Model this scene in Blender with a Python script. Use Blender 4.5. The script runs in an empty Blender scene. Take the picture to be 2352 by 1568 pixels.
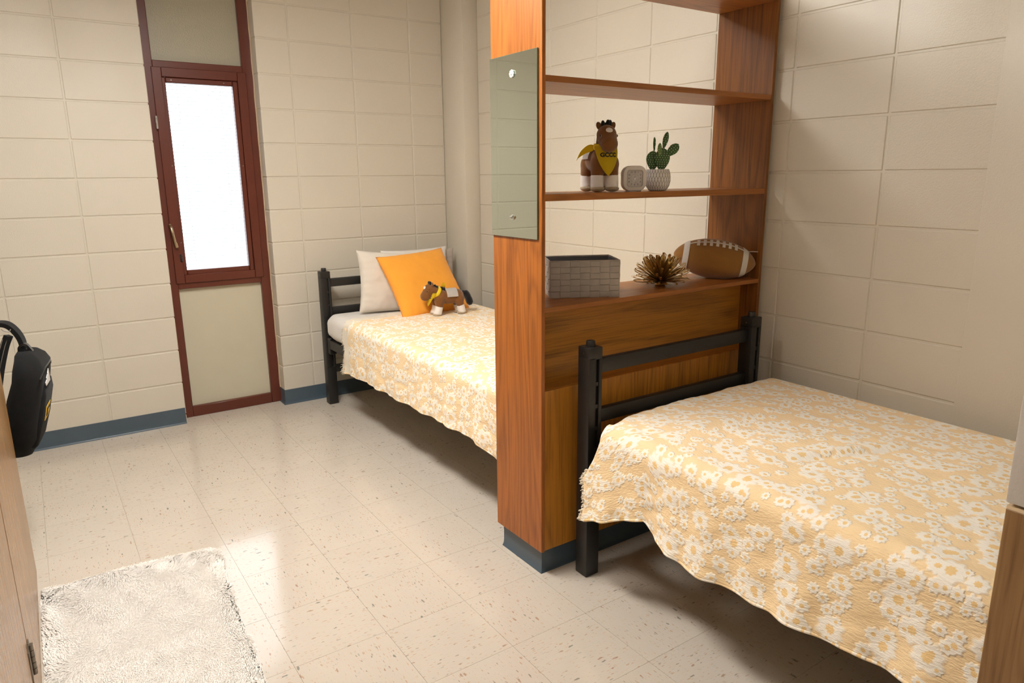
import bpy, bmesh, math, random
from mathutils import Vector, Matrix, Euler, noise
random.seed(7)
S = bpy.context.scene
COL = S.collection
PI = math.pi

# ------------------------------------------------------------------ camera, world, lights, exposure
cam_d = bpy.data.cameras.new('camera'); cam = bpy.data.objects.new('camera', cam_d); COL.objects.link(cam)
CX, CY, CZ = -0.3686, -4.5573, 1.476
_y, _p, _r = [math.radians(a) for a in (-34.3236, -13.2753, -0.5214)]
_fw = Vector((-math.sin(_y)*math.cos(_p), math.cos(_y)*math.cos(_p), math.sin(_p)))
_rt = Vector((math.cos(_y), math.sin(_y), 0)); _up = _rt.cross(_fw)
_R = _rt*math.cos(_r)+_up*math.sin(_r); _U = -_rt*math.sin(_r)+_up*math.cos(_r)
M4 = Matrix.Identity(4)
for i in range(3):
    M4[i][0] = _R[i]; M4[i][1] = _U[i]; M4[i][2] = -_fw[i]; M4[i][3] = (CX, CY, CZ)[i]
cam.matrix_world = M4
cam_d.sensor_fit = 'HORIZONTAL'; cam_d.sensor_width = 36.0; cam_d.lens = 1613.574*36/2352
cam_d.clip_start = 0.05
S.camera = cam

W = bpy.data.worlds.new('overcast_sky'); S.world = W; W.use_nodes = True
bg = W.node_tree.nodes['Background']; bg.inputs[0].default_value = (0.90, 0.95, 1.0, 1); bg.inputs[1].default_value = 3.6

LAMP_STRENGTH = 43.5          # radiance of the main ceiling light's diffuser (built further down)
FILL_STRENGTH = 9.0         # the same for the unseen fill light added behind the camera
LAMP_COLOR = (1.0, 0.98, 0.945)

S.view_settings.view_transform = 'Standard'; S.view_settings.look = 'None'
S.view_settings.gamma = 1.0; S.view_settings.use_curve_mapping = False
S.view_settings.exposure = 0.25
S.cycles.max_bounces = 10; S.cycles.diffuse_bounces = 5

# ------------------------------------------------------------------ materials
class NT:
    def __init__(s, name):
        s.m = bpy.data.materials.new(name); s.m.use_nodes = True
        s.t = s.m.node_tree; s.b = s.t.nodes['Principled BSDF']
    def n(s, typ, **k):
        o = s.t.nodes.new(typ)
        for a, v in k.items(): setattr(o, a, v)
        return o
    def l(s, a, b): s.t.links.new(a, b)
    def put(s, sock, v):
        if hasattr(v, 'node'): s.l(v, sock)
        else: sock.default_value = v
    def math(s, op, a, b=0.0, c=0.0, clamp=False):
        o = s.n('ShaderNodeMath', operation=op, use_clamp=clamp)
        s.put(o.inputs[0], a); s.put(o.inputs[1], b); s.put(o.inputs[2], c)
        return o.outputs[0]
    def vmath(s, op, a, b=(0, 0, 0)):
        o = s.n('ShaderNodeVectorMath', operation=op); s.put(o.inputs[0], a); s.put(o.inputs[1], b)
        return o.outputs[1] if op in ('LENGTH', 'DISTANCE', 'DOT_PRODUCT') else o.outputs[0]
    def coord(s, which='Object', scale=(1, 1, 1), rot=(0, 0, 0), loc=None):
        c = s.n('ShaderNodeTexCoord').outputs[which]
        mp = s.n('ShaderNodeMapping'); s.l(c, mp.inputs[0]); mp.inputs['Scale'].default_value = scale; mp.inputs['Rotation'].default_value = rot
        if loc is not None: s.put(mp.inputs['Location'], loc)
        return mp.outputs[0]
    def noise(s, vec, scale=5, detail=3, rough=.5, dist=0.0):
        o = s.n('ShaderNodeTexNoise'); s.put(o.inputs['Vector'], vec)
        o.inputs['Scale'].default_value = scale; o.inputs['Detail'].default_value = detail
        o.inputs['Roughness'].default_value = rough; o.inputs['Distortion'].default_value = dist
        return o.outputs['Fac']
    def voro(s, vec, scale, rand=1.0, feature='F1'):
        o = s.n('ShaderNodeTexVoronoi', feature=feature); s.put(o.inputs['Vector'], vec); o.inputs['Scale'].default_value = scale
        if 'Randomness' in o.inputs: o.inputs['Randomness'].default_value = rand
        return o
    def ramp(s, fac, stops, interp='LINEAR'):
        o = s.n('ShaderNodeValToRGB'); e = o.color_ramp.elements; o.color_ramp.interpolation = interp
        while len(e) < len(stops): e.new(0.5)
        for i, (p, c) in enumerate(stops):
            e[i].position = p; e[i].color = (c if len(c) == 4 else (*c, 1)) if isinstance(c, tuple) else (c, c, c, 1)
        s.put(o.inputs[0], fac); return o.outputs[0]
    def mix(s, fac, a, b):
        o = s.n('ShaderNodeMix', data_type='RGBA'); s.put(o.inputs[0], fac)
        for sk, v in ((o.inputs[6], a), (o.inputs[7], b)):
            s.put(sk, (*v, 1) if isinstance(v, tuple) and len(v) == 3 else v)
        return o.outputs[2]
    def bump(s, h, strength=.3, dist=.002):
        o = s.n('ShaderNodeBump'); s.put(o.inputs['Height'], h); o.inputs['Strength'].default_value = strength; o.inputs['Distance'].default_value = dist
        s.l(o.outputs[0], s.b.inputs['Normal'])
    def base(s, c): s.put(s.b.inputs['Base Color'], (*c, 1) if isinstance(c, tuple) and len(c) == 3 else c)
    def set(s, rough=.5, metal=0.0, spec=.5, **k):
        s.put(s.b.inputs['Roughness'], rough); s.b.inputs['Metallic'].default_value = metal
        s.b.inputs['Specular IOR Level'].default_value = spec
        for a, v in k.items(): s.b.inputs[a].default_value = v

def simple(name, c, rough=.5, metal=0.0, spec=.5, grain=0.0, gscale=200, vary=0.0, **k):
    t = NT(name); t.set(rough, metal, spec, **k)
    v = t.coord('Object')
    if vary:
        f = t.noise(v, 9, 3); t.base(t.mix(f, tuple(x*(1-vary) for x in c), tuple(min(1, x*(1+vary)) for x in c)))
    else: t.base(c)
    if grain: t.bump(t.noise(v, gscale, 3), grain, .002)
    return t.m

def wall_paint():
    t = NT('wall_paint'); t.set(.36, 0, .5)
    v = t.coord('Object'); g = t.n('ShaderNodeNewGeometry').outputs['Position']
    t.base(t.mix(t.noise(g, 2.2, 3), (.61, .56, .465), (.665, .615, .515)))
    fine = t.noise(g, 210, 3, .6)
    mask = t.ramp(t.noise(g, 1.6, 2), [(.38, .25), (.68, 1.0)])
    pits = t.ramp(t.voro(g, 75).outputs['Distance'], [(.0, 0.0), (.13, 1.0)])
    h = t.math('ADD', t.math('MULTIPLY', fine, mask), t.math('MULTIPLY', pits, .25))
    t.bump(h, .7, .003)
    return t.m

def wood(name, axis, light, dark, k=1.0, rough=.38, pore=.55):
    t = NT(name); t.set(rough, 0, .4)
    sc = [9*k]*3; sc[axis] = .75*k
    v = t.coord('Object', tuple(sc))
    warp = t.noise(v, .9, 2, .5)
    wv = t.n('ShaderNodeTexNoise'); t.put(wv.inputs['Vector'], v); wv.inputs['Scale'].default_value = 1.0; wv.inputs['Detail'].default_value = 1.5; wv.inputs['Distortion'].default_value = .25
    rings = t.math('SINE', t.math('MULTIPLY', t.math('ADD', wv.outputs['Fac'], t.math('MULTIPLY', warp, .5)), 62.0))
    rings = t.math('MULTIPLY_ADD', rings, .5, .5)
    sp = [170.0]*3; sp[axis] = 5.0
    pores = t.noise(t.coord('Object', tuple(sp)), 1, 2, .6)
    pr = t.ramp(pores, [(.46, 0.0), (.70, 1.0)])
    band = t.noise(v, .45, 1)
    f = t.math('ADD', t.math('MULTIPLY', t.math('POWER', rings, 2.2), .42), t.math('MULTIPLY', pr, pore), clamp=True)
    f = t.math('MULTIPLY', f, t.ramp(band, [(.3, .55), (.7, 1.0)]), clamp=True)
    mid = tuple((a+b)/2 for a, b in zip(light, dark))
    lt = t.mix(t.noise(v, 1.6, 2), light, mid)
    t.base(t.mix(f, lt, dark)); t.bump(pr, .12, .001)
    return t.m

def floor_mat():
    t = NT('vinyl_tile'); t.set(.14, 0, .5)
    oi = t.n('ShaderNodeObjectInfo')
    off = t.vmath('SCALE', oi.outputs['Location']); off.node.inputs[3].default_value = 37.31
    v0 = t.vmath('ADD', t.coord('Object'), off)
    base = t.mix(t.noise(v0, 6, 3), (.55, .49, .41), (.61, .55, .47))
    base = t.mix(t.math('MULTIPLY', t.ramp(t.noise(t.vmath('MULTIPLY', v0, (22, 160, 20)), 1, 3), [(.48, 0.0), (.75, 1.0)]), .35), base, (.58, .46, .35))
    def flecks(sx, sy, r, thr, cols, seed, basec):
        vv = t.vmath('ADD', t.vmath('MULTIPLY', v0, (sx, sy, .01)), (seed, seed*1.7, 0))
        wob = t.n('ShaderNodeTexNoise'); t.put(wob.inputs['Vector'], t.vmath('MULTIPLY', v0, (120, 260, 1))); wob.inputs['Scale'].default_value = 1
        vv = t.vmath('ADD', vv, t.vmath('SCALE', wob.outputs['Color']))
        vv.node.inputs[1].default_value = (0, 0, 0)
        sc = [l.from_node for l in t.t.links if l.to_node == vv.node and l.from_node.type == 'VECT_MATH' and l.from_node.operation == 'SCALE'][0]
        sc.inputs[3].default_value = .55
        t.t.links.new(sc.outputs[0], vv.node.inputs[1])
        vo = t.n('ShaderNodeTexVoronoi', voronoi_dimensions='2D'); t.put(vo.inputs['Vector'], vv); vo.inputs['Scale'].default_value = 1
        sep = t.n('ShaderNodeSeparateColor'); t.l(vo.outputs['Color'], sep.inputs[0])
        rad = t.math('MULTIPLY', t.math('SUBTRACT', sep.outputs[0], thr), r/(1-thr))
        m = t.math('LESS_THAN', vo.outputs['Distance'], rad)
        c = t.ramp(sep.outputs[1], cols, 'CONSTANT')
        return t.mix(t.math('MULTIPLY', m, .62), basec, c)
    c = flecks(60, 215, .40, .66, [(0, (.50, .37, .25)), (.3, (.60, .50, .40)), (.55, (.45, .47, .42)), (.8, (.55, .36, .22))], 3.3, base)
    c = flecks(46, 155, .36, .84, [(0, (.42, .26, .14)), (.3, (.30, .30, .26)), (.5, (.47, .28, .16)), (.75, (.24, .17, .11))], 11.9, c)
    c = flecks(25, 74, .27, .92, [(0, (.30, .14, .06)), (.35, (.07, .10, .085)), (.6, (.33, .16, .07)), (.8, (.12, .11, .09))], 27.1, c)
    t.base(c)
    t.put(t.b.inputs['Roughness'], t.ramp(t.noise(t.n('ShaderNodeNewGeometry').outputs['Position'], 5, 4), [(.3, .085), (.75, .17)]))
    t.bump(t.noise(t.n('ShaderNodeNewGeometry').outputs['Position'], 14, 2), .05, .004)
    return t.m

def quilt_mat(name, bgc, white, centre):
    t = NT(name); t.set(.92, 0, .15); t.b.inputs['Sheen Weight'].default_value = .15
    uv = t.n('ShaderNodeUVMap').outputs[0]
    wob = t.n('ShaderNodeTexNoise'); t.put(wob.inputs['Vector'], uv); wob.inputs['Scale'].default_value = 35
    sc = t.n('ShaderNodeVectorMath', operation='SCALE'); t.l(wob.outputs['Color'], sc.inputs[0]); sc.inputs[3].default_value = .005
    uvw = t.vmath('ADD', uv, sc.outputs[0])
    flower = None; cen = None; hgt = None
    for scale, R, thr, seed in ((9.0, .40, .06, 0.0), (14.0, .41, .14, 5.3), (21.0, .43, .18, 9.1)):
        vo = t.n('ShaderNodeTexVoronoi', voronoi_dimensions='2D')
        vv = t.vmath('ADD', t.vmath('MULTIPLY', uvw, (scale, scale, 0)), (seed, seed*.7, 0))
        t.put(vo.inputs['Vector'], vv); vo.inputs['Scale'].default_value = 1; vo.inputs['Randomness'].default_value = .8
        d = t.n('ShaderNodeVectorMath', operation='SUBTRACT'); t.l(vv, d.inputs[0]); t.l(vo.outputs['Position'], d.inputs[1])
        sx = t.n('ShaderNodeSeparateXYZ'); t.l(d.outputs[0], sx.inputs[0])
        ang = t.math('ARCTAN2', sx.outputs[1], sx.outputs[0])
        sp = t.n('ShaderNodeSeparateColor'); t.l(vo.outputs['Color'], sp.inputs[0])
        pet = t.math('MULTIPLY_ADD', t.math('COSINE', t.math('MULTIPLY_ADD', ang, 8.0, t.math('MULTIPLY', sp.outputs[1], 6.3))), .10, .90)
        rad = t.math('MULTIPLY', pet, t.math('MULTIPLY', t.math('GREATER_THAN', sp.outputs[0], thr), t.math('MULTIPLY_ADD', sp.outputs[2], R*.35, R*.72)))
        q = t.math('DIVIDE', vo.outputs['Distance'], t.math('MAXIMUM', rad, .001))
        f = t.ramp(q, [(.74, 1.0), (1.0, 0.0)])
        c = t.ramp(q, [(.26, 1.0), (.34, 0.0)])
        e = t.ramp(q, [(.0, 1.0), (.75, .8), (1.0, 0.0), ])
        flower = f if flower is None else t.math('MAXIMUM', flower, f)
        cen = c if cen is None else t.math('MAXIMUM', t.math('MULTIPLY', cen, t.math('SUBTRACT', 1.0, t.math('MULTIPLY', f, .0))), c)
        hgt = e if hgt is None else t.math('MAXIMUM', hgt, e)
    col = t.mix(flower, bgc, white)
    col = t.mix(t.math('MULTIPLY', cen, .85), col, centre)
    thread = t.ramp(t.noise(t.vmath('MULTIPLY', uv, (30, 420, 1)), 1, 2), [(.35, .0), (.7, 1.0)])
    col = t.mix(t.math('MULTIPLY', thread, .14), col, (.93, .84, .70))
    t.base(col)
    cr = t.noise(t.vmath('MULTIPLY', uvw, (210, 55, 1)), 1, 3, .6)
    h = t.math('ADD', t.math('MULTIPLY', hgt, .55), t.math('MULTIPLY', cr, .75))
    t.bump(h, .85, .005)
    return t.m

def pot_mat():
    t = NT('pot_glaze'); t.set(.75, 0, .3)
    uv = t.n('ShaderNodeUVMap').outputs[0]
    sx = t.n('ShaderNodeSeparateXYZ'); t.l(uv, sx.inputs[0])
    a = t.math('MULTIPLY', sx.outputs[0], 26.0)
    w = t.math('MULTIPLY', t.math('SINE', t.math('MULTIPLY', sx.outputs[1], 2*PI*2.4)), .25)
    def dist(s):
        x = t.math('ADD', a, t.math('MULTIPLY', w, s)); x = t.math('ADD', x, .25*(1-s))
        fr = t.math('FRACT', x); return t.math('ABSOLUTE', t.math('SUBTRACT', fr, .5))
    d = t.math('MINIMUM', dist(1.0), dist(-1.0))
    m = t.ramp(d, [(.055, 1.0), (.10, 0.0)])
    t.base(t.mix(m, (.74, .70, .66), (.27, .24, .22)))
    t.bump(t.math('SUBTRACT', 1.0, m), .4, .0015)
    return t.m

def cactus_mat():
    t = NT('cactus_skin'); t.set(.55, 0, .4)
    v = t.coord('Object')
    t.base(t.mix(t.noise(v, 30, 2), (.035, .085, .025), (.07, .15, .04)))
    return t.m

def mirror_glass():
    t = NT('mirror_silver'); t.set(.015, 1.0, .5); t.base((.66, .72, .66)); return t.m

def frosted_panel():
    t = NT('textured_panel'); t.set(.35, 0, .5)
    v = t.coord('Object'); t.base((.37, .345, .26)); t.bump(t.noise(v, 160, 2, .6), .5, .003); return t.m

def glass_mat():
    t = NT('window_glass'); t.set(.02, 0, .5); t.base((.97, .99, 1.0)); t.b.inputs['Transmission Weight'].default_value = 1.0; t.b.inputs['IOR'].default_value = 1.02
    return t.m

def slat_mat():
    t = NT('blind_slat'); t.set(.5, 0, .4); t.base((.88, .89, .90))
    tr = t.n('ShaderNodeBsdfTranslucent'); tr.inputs[0].default_value = (.9, .92, .95, 1)
    mx = t.n('ShaderNodeMixShader'); mx.inputs[0].default_value = .5
    t.l(t.b.outputs[0], mx.inputs[1]); t.l(tr.outputs[0], mx.inputs[2])
    t.l(mx.outputs[0], t.t.nodes['Material Output'].inputs[0]); return t.m

def fabric(name, c, scale=600, bump=.25, vary=.06, sheen=.2):
    t = NT(name); t.set(.95, 0, .12); t.b.inputs['Sheen Weight'].default_value = sheen
    v = t.coord('Object')
    t.base(t.mix(t.noise(v, 14, 3), tuple(x*(1-vary) for x in c), tuple(min(1, x*(1+vary)) for x in c)))
    h = t.math('ADD', t.noise(v, scale, 2), t.math('MULTIPLY', t.noise(v, 18, 3), 1.2))
    t.bump(h, bump, .003); return t.m

def plush(name, c, vary=.25):
    t = NT(name); t.set(.9, 0, .1); t.b.inputs['Sheen Weight'].default_value = .35
    v = t.coord('Object')
    t.base(t.mix(t.noise(v, 60, 4, .6), tuple(x*(1-vary) for x in c), tuple(min(1, x*(1+vary)) for x in c)))
    t.bump(t.noise(v, 500, 3, .6), .5, .003); return t.m

ORL, ORD = (.47, .150, .022), (.18, .054, .009)
MT = dict(
    wall=wall_paint(), floor=floor_mat(), ceiling=simple('ceiling_white', (.62, .60, .56), .9),
    wood_z=wood('oak_vertical', 2, ORL, ORD), wood_x=wood('oak_horizontal', 0, (.50, .19, .043), (.17, .058, .012)),
    wood_dark=wood('oak_shadow_side', 2, (.66, .27, .032), (.20, .078, .012), .8), wood_panel=wood('oak_slab', 0, (.60, .25, .03), (.15, .06, .011), .55),
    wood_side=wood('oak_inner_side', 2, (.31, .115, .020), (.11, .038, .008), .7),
    wood_edge=wood('oak_edge', 0, (.46, .165, .035), (.22, .075, .015)),
    wardrobe=wood('pale_oak', 2, (.42, .235, .095), (.25, .12, .04), 1.0, .27), jamb=wood('worn_oak', 2, (.33, .185, .075), (.17, .085, .03), 1.6, .45),
    raw_wood=simple('raw_wood_edge', (.62, .46, .28), .8, grain=.3),
    red=simple('oxblood_paint', (.115, .026, .014), .33, grain=.05, vary=.12), panel=simple('khaki_panel', (.56, .52, .39), .5, vary=.04),
    tex_panel=frosted_panel(), vinyl=simple('blue_grey_vinyl', (.068, .098, .125), .28, vary=.1),
    black=simple('black_metal', (.013, .012, .011), .42, vary=.1), slot=simple('slot_dark', (.004, .004, .004), .8),
    mirror=mirror_glass(), mirror_edge=simple('glass_edge', (.05, .17, .13), .12), chrome=simple('chrome', (.7, .7, .68), .2, 1.0),
    clear=simple('clear_rosette', (.80, .82, .78), .12, 0, .8), brass=simple('brass', (.45, .36, .22), .3, 1.0), steel=simple('worn_steel', (.22, .19, .15), .4, 1.0, vary=.3),
    glass=glass_mat(), slat=slat_mat(), caulk=simple('caulk', (.50, .38, .25), .7, vary=.2),
    sheet=fabric('white_sheet', (.74, .71, .66)), pillow=fabric('pillow_cotton', (.72, .66, .57)), taupe=fabric('taupe_cotton', (.46, .40, .35)),
    mustard=fabric('mustard_cotton', (.88, .37, .045), 500, .25, .04), mustard_dk=fabric('mustard_seam', (.70, .27, .03)),
    quilt_a=quilt_mat('daisy_quilt', (.93, .70, .40), (.95, .89, .78), (.86, .56, .18)),
    fringe=fabric('cream_fringe', (.78, .71, .58), 300), rug=simple('rug_pile', (.90, .86, .80), .95, 0, .1, vary=.05, **{'Sheen Weight': .3}),
    brown=plush('brown_plush', (.20, .080, .020)), blackfur=plush('black_plush', (.012, .010, .010)), whitefur=plush('white_plush', (.82, .77, .72), .08), tan=plush('tan_plush', (.42, .33, .22), .2),
    yellow=fabric('yellow_felt', (.84, .62, .03), 400, .2, .08), ink=simple('black_ink', (.02, .016, .01), .7), eye=simple('eye_gloss', (.01, .008, .006), .1), eyering=simple('eye_ring', (.45, .33, .22), .4),
    clock=simple('clock_plastic', (.70, .64, .58), .4), face=simple('clock_face', (.60, .55, .52), .5), dark=simple('dark_print', (.09, .07, .06), .6), silver=simple('silver_hand', (.85, .85, .84), .25, .6),
    lens=simple('clock_rim', (.52, .47, .44), .25), pot=pot_mat(), cactus=cactus_mat(), spine=simple('areole', (.62, .66, .50), .8), young=simple('young_pad', (.16, .26, .07), .55), soil=simple('soil', (.09, .07, .05), .95, grain=.6, gscale=300),
    gold=simple('gold_ribbon', (.52, .35, .12), .3, .85), weave=simple('grey_weave', (.40, .355, .31), .55, grain=.3, gscale=400, vary=.18), weave_in=simple('grey_weave_inside', (.10, .10, .11), .6),
    ball=fabric('football_suede', (.31, .145, .035), 700, .2, .12, .4), ballw=fabric('football_white', (.70, .66, .60), 500, .15), bag=fabric('black_nylon', (.012, .012, .012), 700, .3, .3, .05), bagtrim=simple('black_trim', (.02, .02, .02), .3), white=simple('white_print', (.75, .74, .73), .6), badge=simple('yellow_badge', (.62, .38, .03), .6), webline=simple('grey_web_edge', (.28, .25, .22), .5),
    board=simple('grey_board', (.52, .47, .42), .8, grain=.35, gscale=120, vary=.1), fix=simple('fixture_white', (.8, .8, .78), .5), ground=simple('outdoor_paving', (.6, .6, .58), .9),
)

# ------------------------------------------------------------------ helpers
def tag(o, label=None, cat=None, group=None, kind=None):
    for k, v in (('label', label), ('category', cat), ('group', group), ('kind', kind)):
        if v: o[k] = v
    return o
def thing(name, loc, label, cat, rz=0.0, group=None):
    o = bpy.data.objects.new(name, None); COL.objects.link(o); o.location = loc; o.rotation_euler = (0, 0, rz)
    o.empty_display_size = .05
    return tag(o, label, cat, group)
def finish(me, mat, smooth=True, ang=38):
    mats = mat if isinstance(mat, (list, tuple)) else [mat]
    for m in mats: me.materials.append(m)
    me.polygons.foreach_set('use_smooth', [smooth]*len(me.polygons))
    if smooth: me.set_sharp_from_angle(angle=math.radians(ang))
    me.update()
def root_of(p):
    while p.parent: p = p.parent
    return p
def obj(name, bm, mat, parent=None, world=True, ang=38, smooth=True, label=None, kind=None):
    """one mesh object; with a parent and world=True the bmesh holds world coordinates (unrotated roots)"""
    if parent is not None and world:
        r = root_of(parent); off = -Vector(r.location)
        bmesh.ops.translate(bm, verts=bm.verts, vec=off)
    me = bpy.data.meshes.new(name); bm.to_mesh(me); bm.free()
    finish(me, mat, smooth, ang)
    return link(name, me, parent, label, kind)
def link(name, me, parent=None, label=None, kind=None, loc=None):
    o = bpy.data.objects.new(name, me); COL.objects.link(o)
    if parent is not None: o.parent = parent
    if loc is not None: o.location = loc
    if label: o['label'] = label
    if kind: o['kind'] = kind
    return o
def NB(): return bmesh.new()
def box(bm, lo, hi, bev=0.0, seg=1, rot=None):
    c = [(a+b)/2 for a, b in zip(lo, hi)]; s = [abs(b-a) for a, b in zip(lo, hi)]
    r = bmesh.ops.create_cube(bm, size=1.0)['verts']
    for v in r: v.co = Vector((v.co.x*s[0], v.co.y*s[1], v.co.z*s[2]))
    if bev:
        es = list({e for v in r for e in v.link_edges})
        g = bmesh.ops.bevel(bm, geom=es, offset=bev, segments=seg, profile=.5, affect='EDGES')
        r = list({v for f in g['faces'] for v in f.verts} | {v for v in r if v.is_valid})
    mt = Matrix.Translation(c)
    if rot is not None: mt = mt @ rot
    bmesh.ops.transform(bm, matrix=mt, verts=r)
    return bm
def cyl(bm, p0, p1, r0, r1=None, n=16, caps=True):
    r1 = r0 if r1 is None else r1
    p0, p1 = Vector(p0), Vector(p1); d = p1-p0
    g = bmesh.ops.create_cone(bm, cap_ends=caps, segments=n, radius1=r0, radius2=r1, depth=d.length)['verts']
    q = Vector((0, 0, 1)).rotation_difference(d.normalized()).to_matrix().to_4x4()
    bmesh.ops.transform(bm, matrix=Matrix.Translation((p0+p1)/2) @ q, verts=g); return bm
def ell(bm, c, r, rot=None, u=20, v=14):
    g = bmesh.ops.create_uvsphere(bm, u_segments=u, v_segments=v, radius=1.0)['verts']
    m = Matrix.Translation(c) @ ((rot.to_4x4() if rot is not None else Matrix.Identity(4)) @ Matrix.Diagonal((*r, 1)))
    bmesh.ops.transform(bm, matrix=m, verts=g); return bm
def catmull(pts, n=8):
    P = [Vector(p) for p in pts]; P = [P[0]*2-P[1]]+P+[P[-1]*2-P[-2]]; out = []
    for i in range(1, len(P)-2):
        for k in range(n):
            t = k/n; a, b, c, d = P[i-1:i+3]
            out.append(.5*((2*b)+(c-a)*t+(2*a-5*b+4*c-d)*t*t+(3*b-a-3*c+d)*t**3))
    out.append(P[-2]); return out
def tube(bm, pts, r, n=10, flat=None, side=None):
    """tube along points; flat=(w,t) gives a rectangular strap whose width runs along 'side'"""
    P = [Vector(p) for p in pts]; rings = []
    ref = Vector(side) if side is not None else Vector((.13, .27, .95))
    for i, p in enumerate(P):
        d = (P[min(i+1, len(P)-1)]-P[max(i-1, 0)]).normalized()
        if side is None:
            a = d.cross(ref)
            if a.length < 1e-3: a = d.cross(Vector((1, 0, 0)))
            a.normalize(); b = d.cross(a).normalized(); ref = b.cross(d) if False else ref
        else:
            a = (ref-d*ref.dot(d)).normalized(); b = d.cross(a).normalized()
        rr = r[i] if isinstance(r, (list, tuple)) else r
        if flat:
            w, t = flat; cs = [(-w/2, -t/2), (w/2, -t/2), (w/2, t/2), (-w/2, t/2)]
            rings.append([bm.verts.new(p+a*x+b*y) for x, y in cs])
        else:
            rings.append([bm.verts.new(p+a*math.cos(2*PI*k/n)*rr+b*math.sin(2*PI*k/n)*rr) for k in range(n)])
    m = len(rings[0])
    for i in range(len(rings)-1):
        for k in range(m): bm.faces.new((rings[i][k], rings[i][(k+1) % m], rings[i+1][(k+1) % m], rings[i+1][k]))
    bm.faces.new(rings[0][::-1]); bm.faces.new(rings[-1]); return bm
def lathe(bm, prof, n=32, c=(0, 0, 0), uv=False, cap_b=True, cap_t=False):
    rings = [[bm.verts.new((c[0]+r*math.cos(2*PI*k/n), c[1]+r*math.sin(2*PI*k/n), c[2]+z)) for k in range(n)] for r, z in prof]
    L = bm.loops.layers.uv.new('UVMap') if uv else None
    zs = [z for r, z in prof]; z0, z1 = min(zs), max(zs)
    for i in range(len(rings)-1):
        for k in range(n):
            f = bm.faces.new((rings[i][k], rings[i][(k+1) % n], rings[i+1][(k+1) % n], rings[i+1][k]))
            if uv:
                for lp, (u, vv) in zip(f.loops, ((k, i), (k+1, i), (k+1, i+1), (k, i+1))): lp[L].uv = (u/n, (prof[vv][1]-z0)/(z1-z0))
    if cap_b: bm.faces.new(rings[0][::-1])
    if cap_t: bm.faces.new(rings[-1])
    return bm
def evalmesh(o):
    dg = bpy.context.evaluated_depsgraph_get(); return bpy.data.meshes.new_from_object(o.evaluated_get(dg))
def remeshed(name, bm, mat, parent, voxel=.004, smooth=4, world=False, label=None):
    me = bpy.data.meshes.new(name); bm.to_mesh(me); bm.free()
    t = bpy.data.objects.new('temporary', me); COL.objects.link(t)
    md = t.modifiers.new('r', 'REMESH'); md.mode = 'VOXEL'; md.voxel_size = voxel
    sm = t.modifiers.new('s', 'SMOOTH'); sm.iterations = smooth; sm.factor = .5
    m2 = evalmesh(t); bpy.data.objects.remove(t); bpy.data.meshes.remove(me)
    m2.name = name; m2.materials.clear(); finish(m2, mat, True, 60)
    return link(name, m2, parent, label)
def text_mesh(name, txt, size, depth, mat, parent, mtx, bold=0.0, spacing=1.0, shear=0.0):
    cu = bpy.data.curves.new(name, 'FONT'); cu.body = txt; cu.size = size; cu.extrude = depth; cu.align_x = 'CENTER'; cu.align_y = 'CENTER'
    cu.offset = bold; cu.resolution_u = 3; cu.space_character = spacing; cu.shear = shear
    t = bpy.data.objects.new('temporary', cu); COL.objects.link(t); me = evalmesh(t); bpy.data.objects.remove(t); bpy.data.curves.remove(cu)
    me.name = name; me.materials.clear(); me.transform(mtx); finish(me, mat, False)
    return link(name, me, parent)
def interp(x, xs, ys):
    if x <= xs[0]: return ys[0]
    for i in range(1, len(xs)):
        if x <= xs[i]:
            t = (x-xs[i-1])/(xs[i]-xs[i-1]); return ys[i-1]+(ys[i]-ys[i-1])*t
    return ys[-1]
def NZ(x, y, z=0.0): return noise.noise(Vector((x, y, z)))
def clamp(x, a=0.0, b=1.0): return max(a, min(b, x))
def sstep(x): x = clamp(x); return x*x*(3-2*x)

# ------------------------------------------------------------------ room shell
XL, XR, YF, ZC = -1.15, 2.288, -5.15, 2.70
Z0, H, B, GAP = .26, .2032, .4064, .008
WX0, WX1 = .295, .9088          # window opening in the far wall
def structure(name, bm, mat, **k):
    o = obj(name, bm, mat, **k); o['kind'] = 'structure'; return o

block_cache = {}
def block_mesh(sx, sy, sz):
    key = (round(sx, 4), round(sy, 4), round(sz, 4))
    if key not in block_cache:
        bm = NB(); box(bm, (-sx/2, -sy/2, -sz/2), (sx/2, sy/2, sz/2), .003)
        me = bpy.data.meshes.new('block'); bm.to_mesh(me); bm.free(); finish(me, MT['wall'], False); block_cache[key] = me
    return block_cache[key]
def rows():
    zs = [0.0]+[Z0+H*k for k in range(-1, 13)]
    zs = [z for z in zs if z <= ZC+.001]
    return list(zip(zs[:-1], zs[1:]))
def cuts(a, b, j0):
    k0 = math.ceil((a-j0)/B-1e-6); xs = [a]
    k = k0
    while j0+B*k < b-1e-4:
        if j0+B*k > a+1e-4: xs.append(j0+B*k)
        k += 1
    xs.append(b); return list(zip(xs[:-1], xs[1:]))

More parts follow.
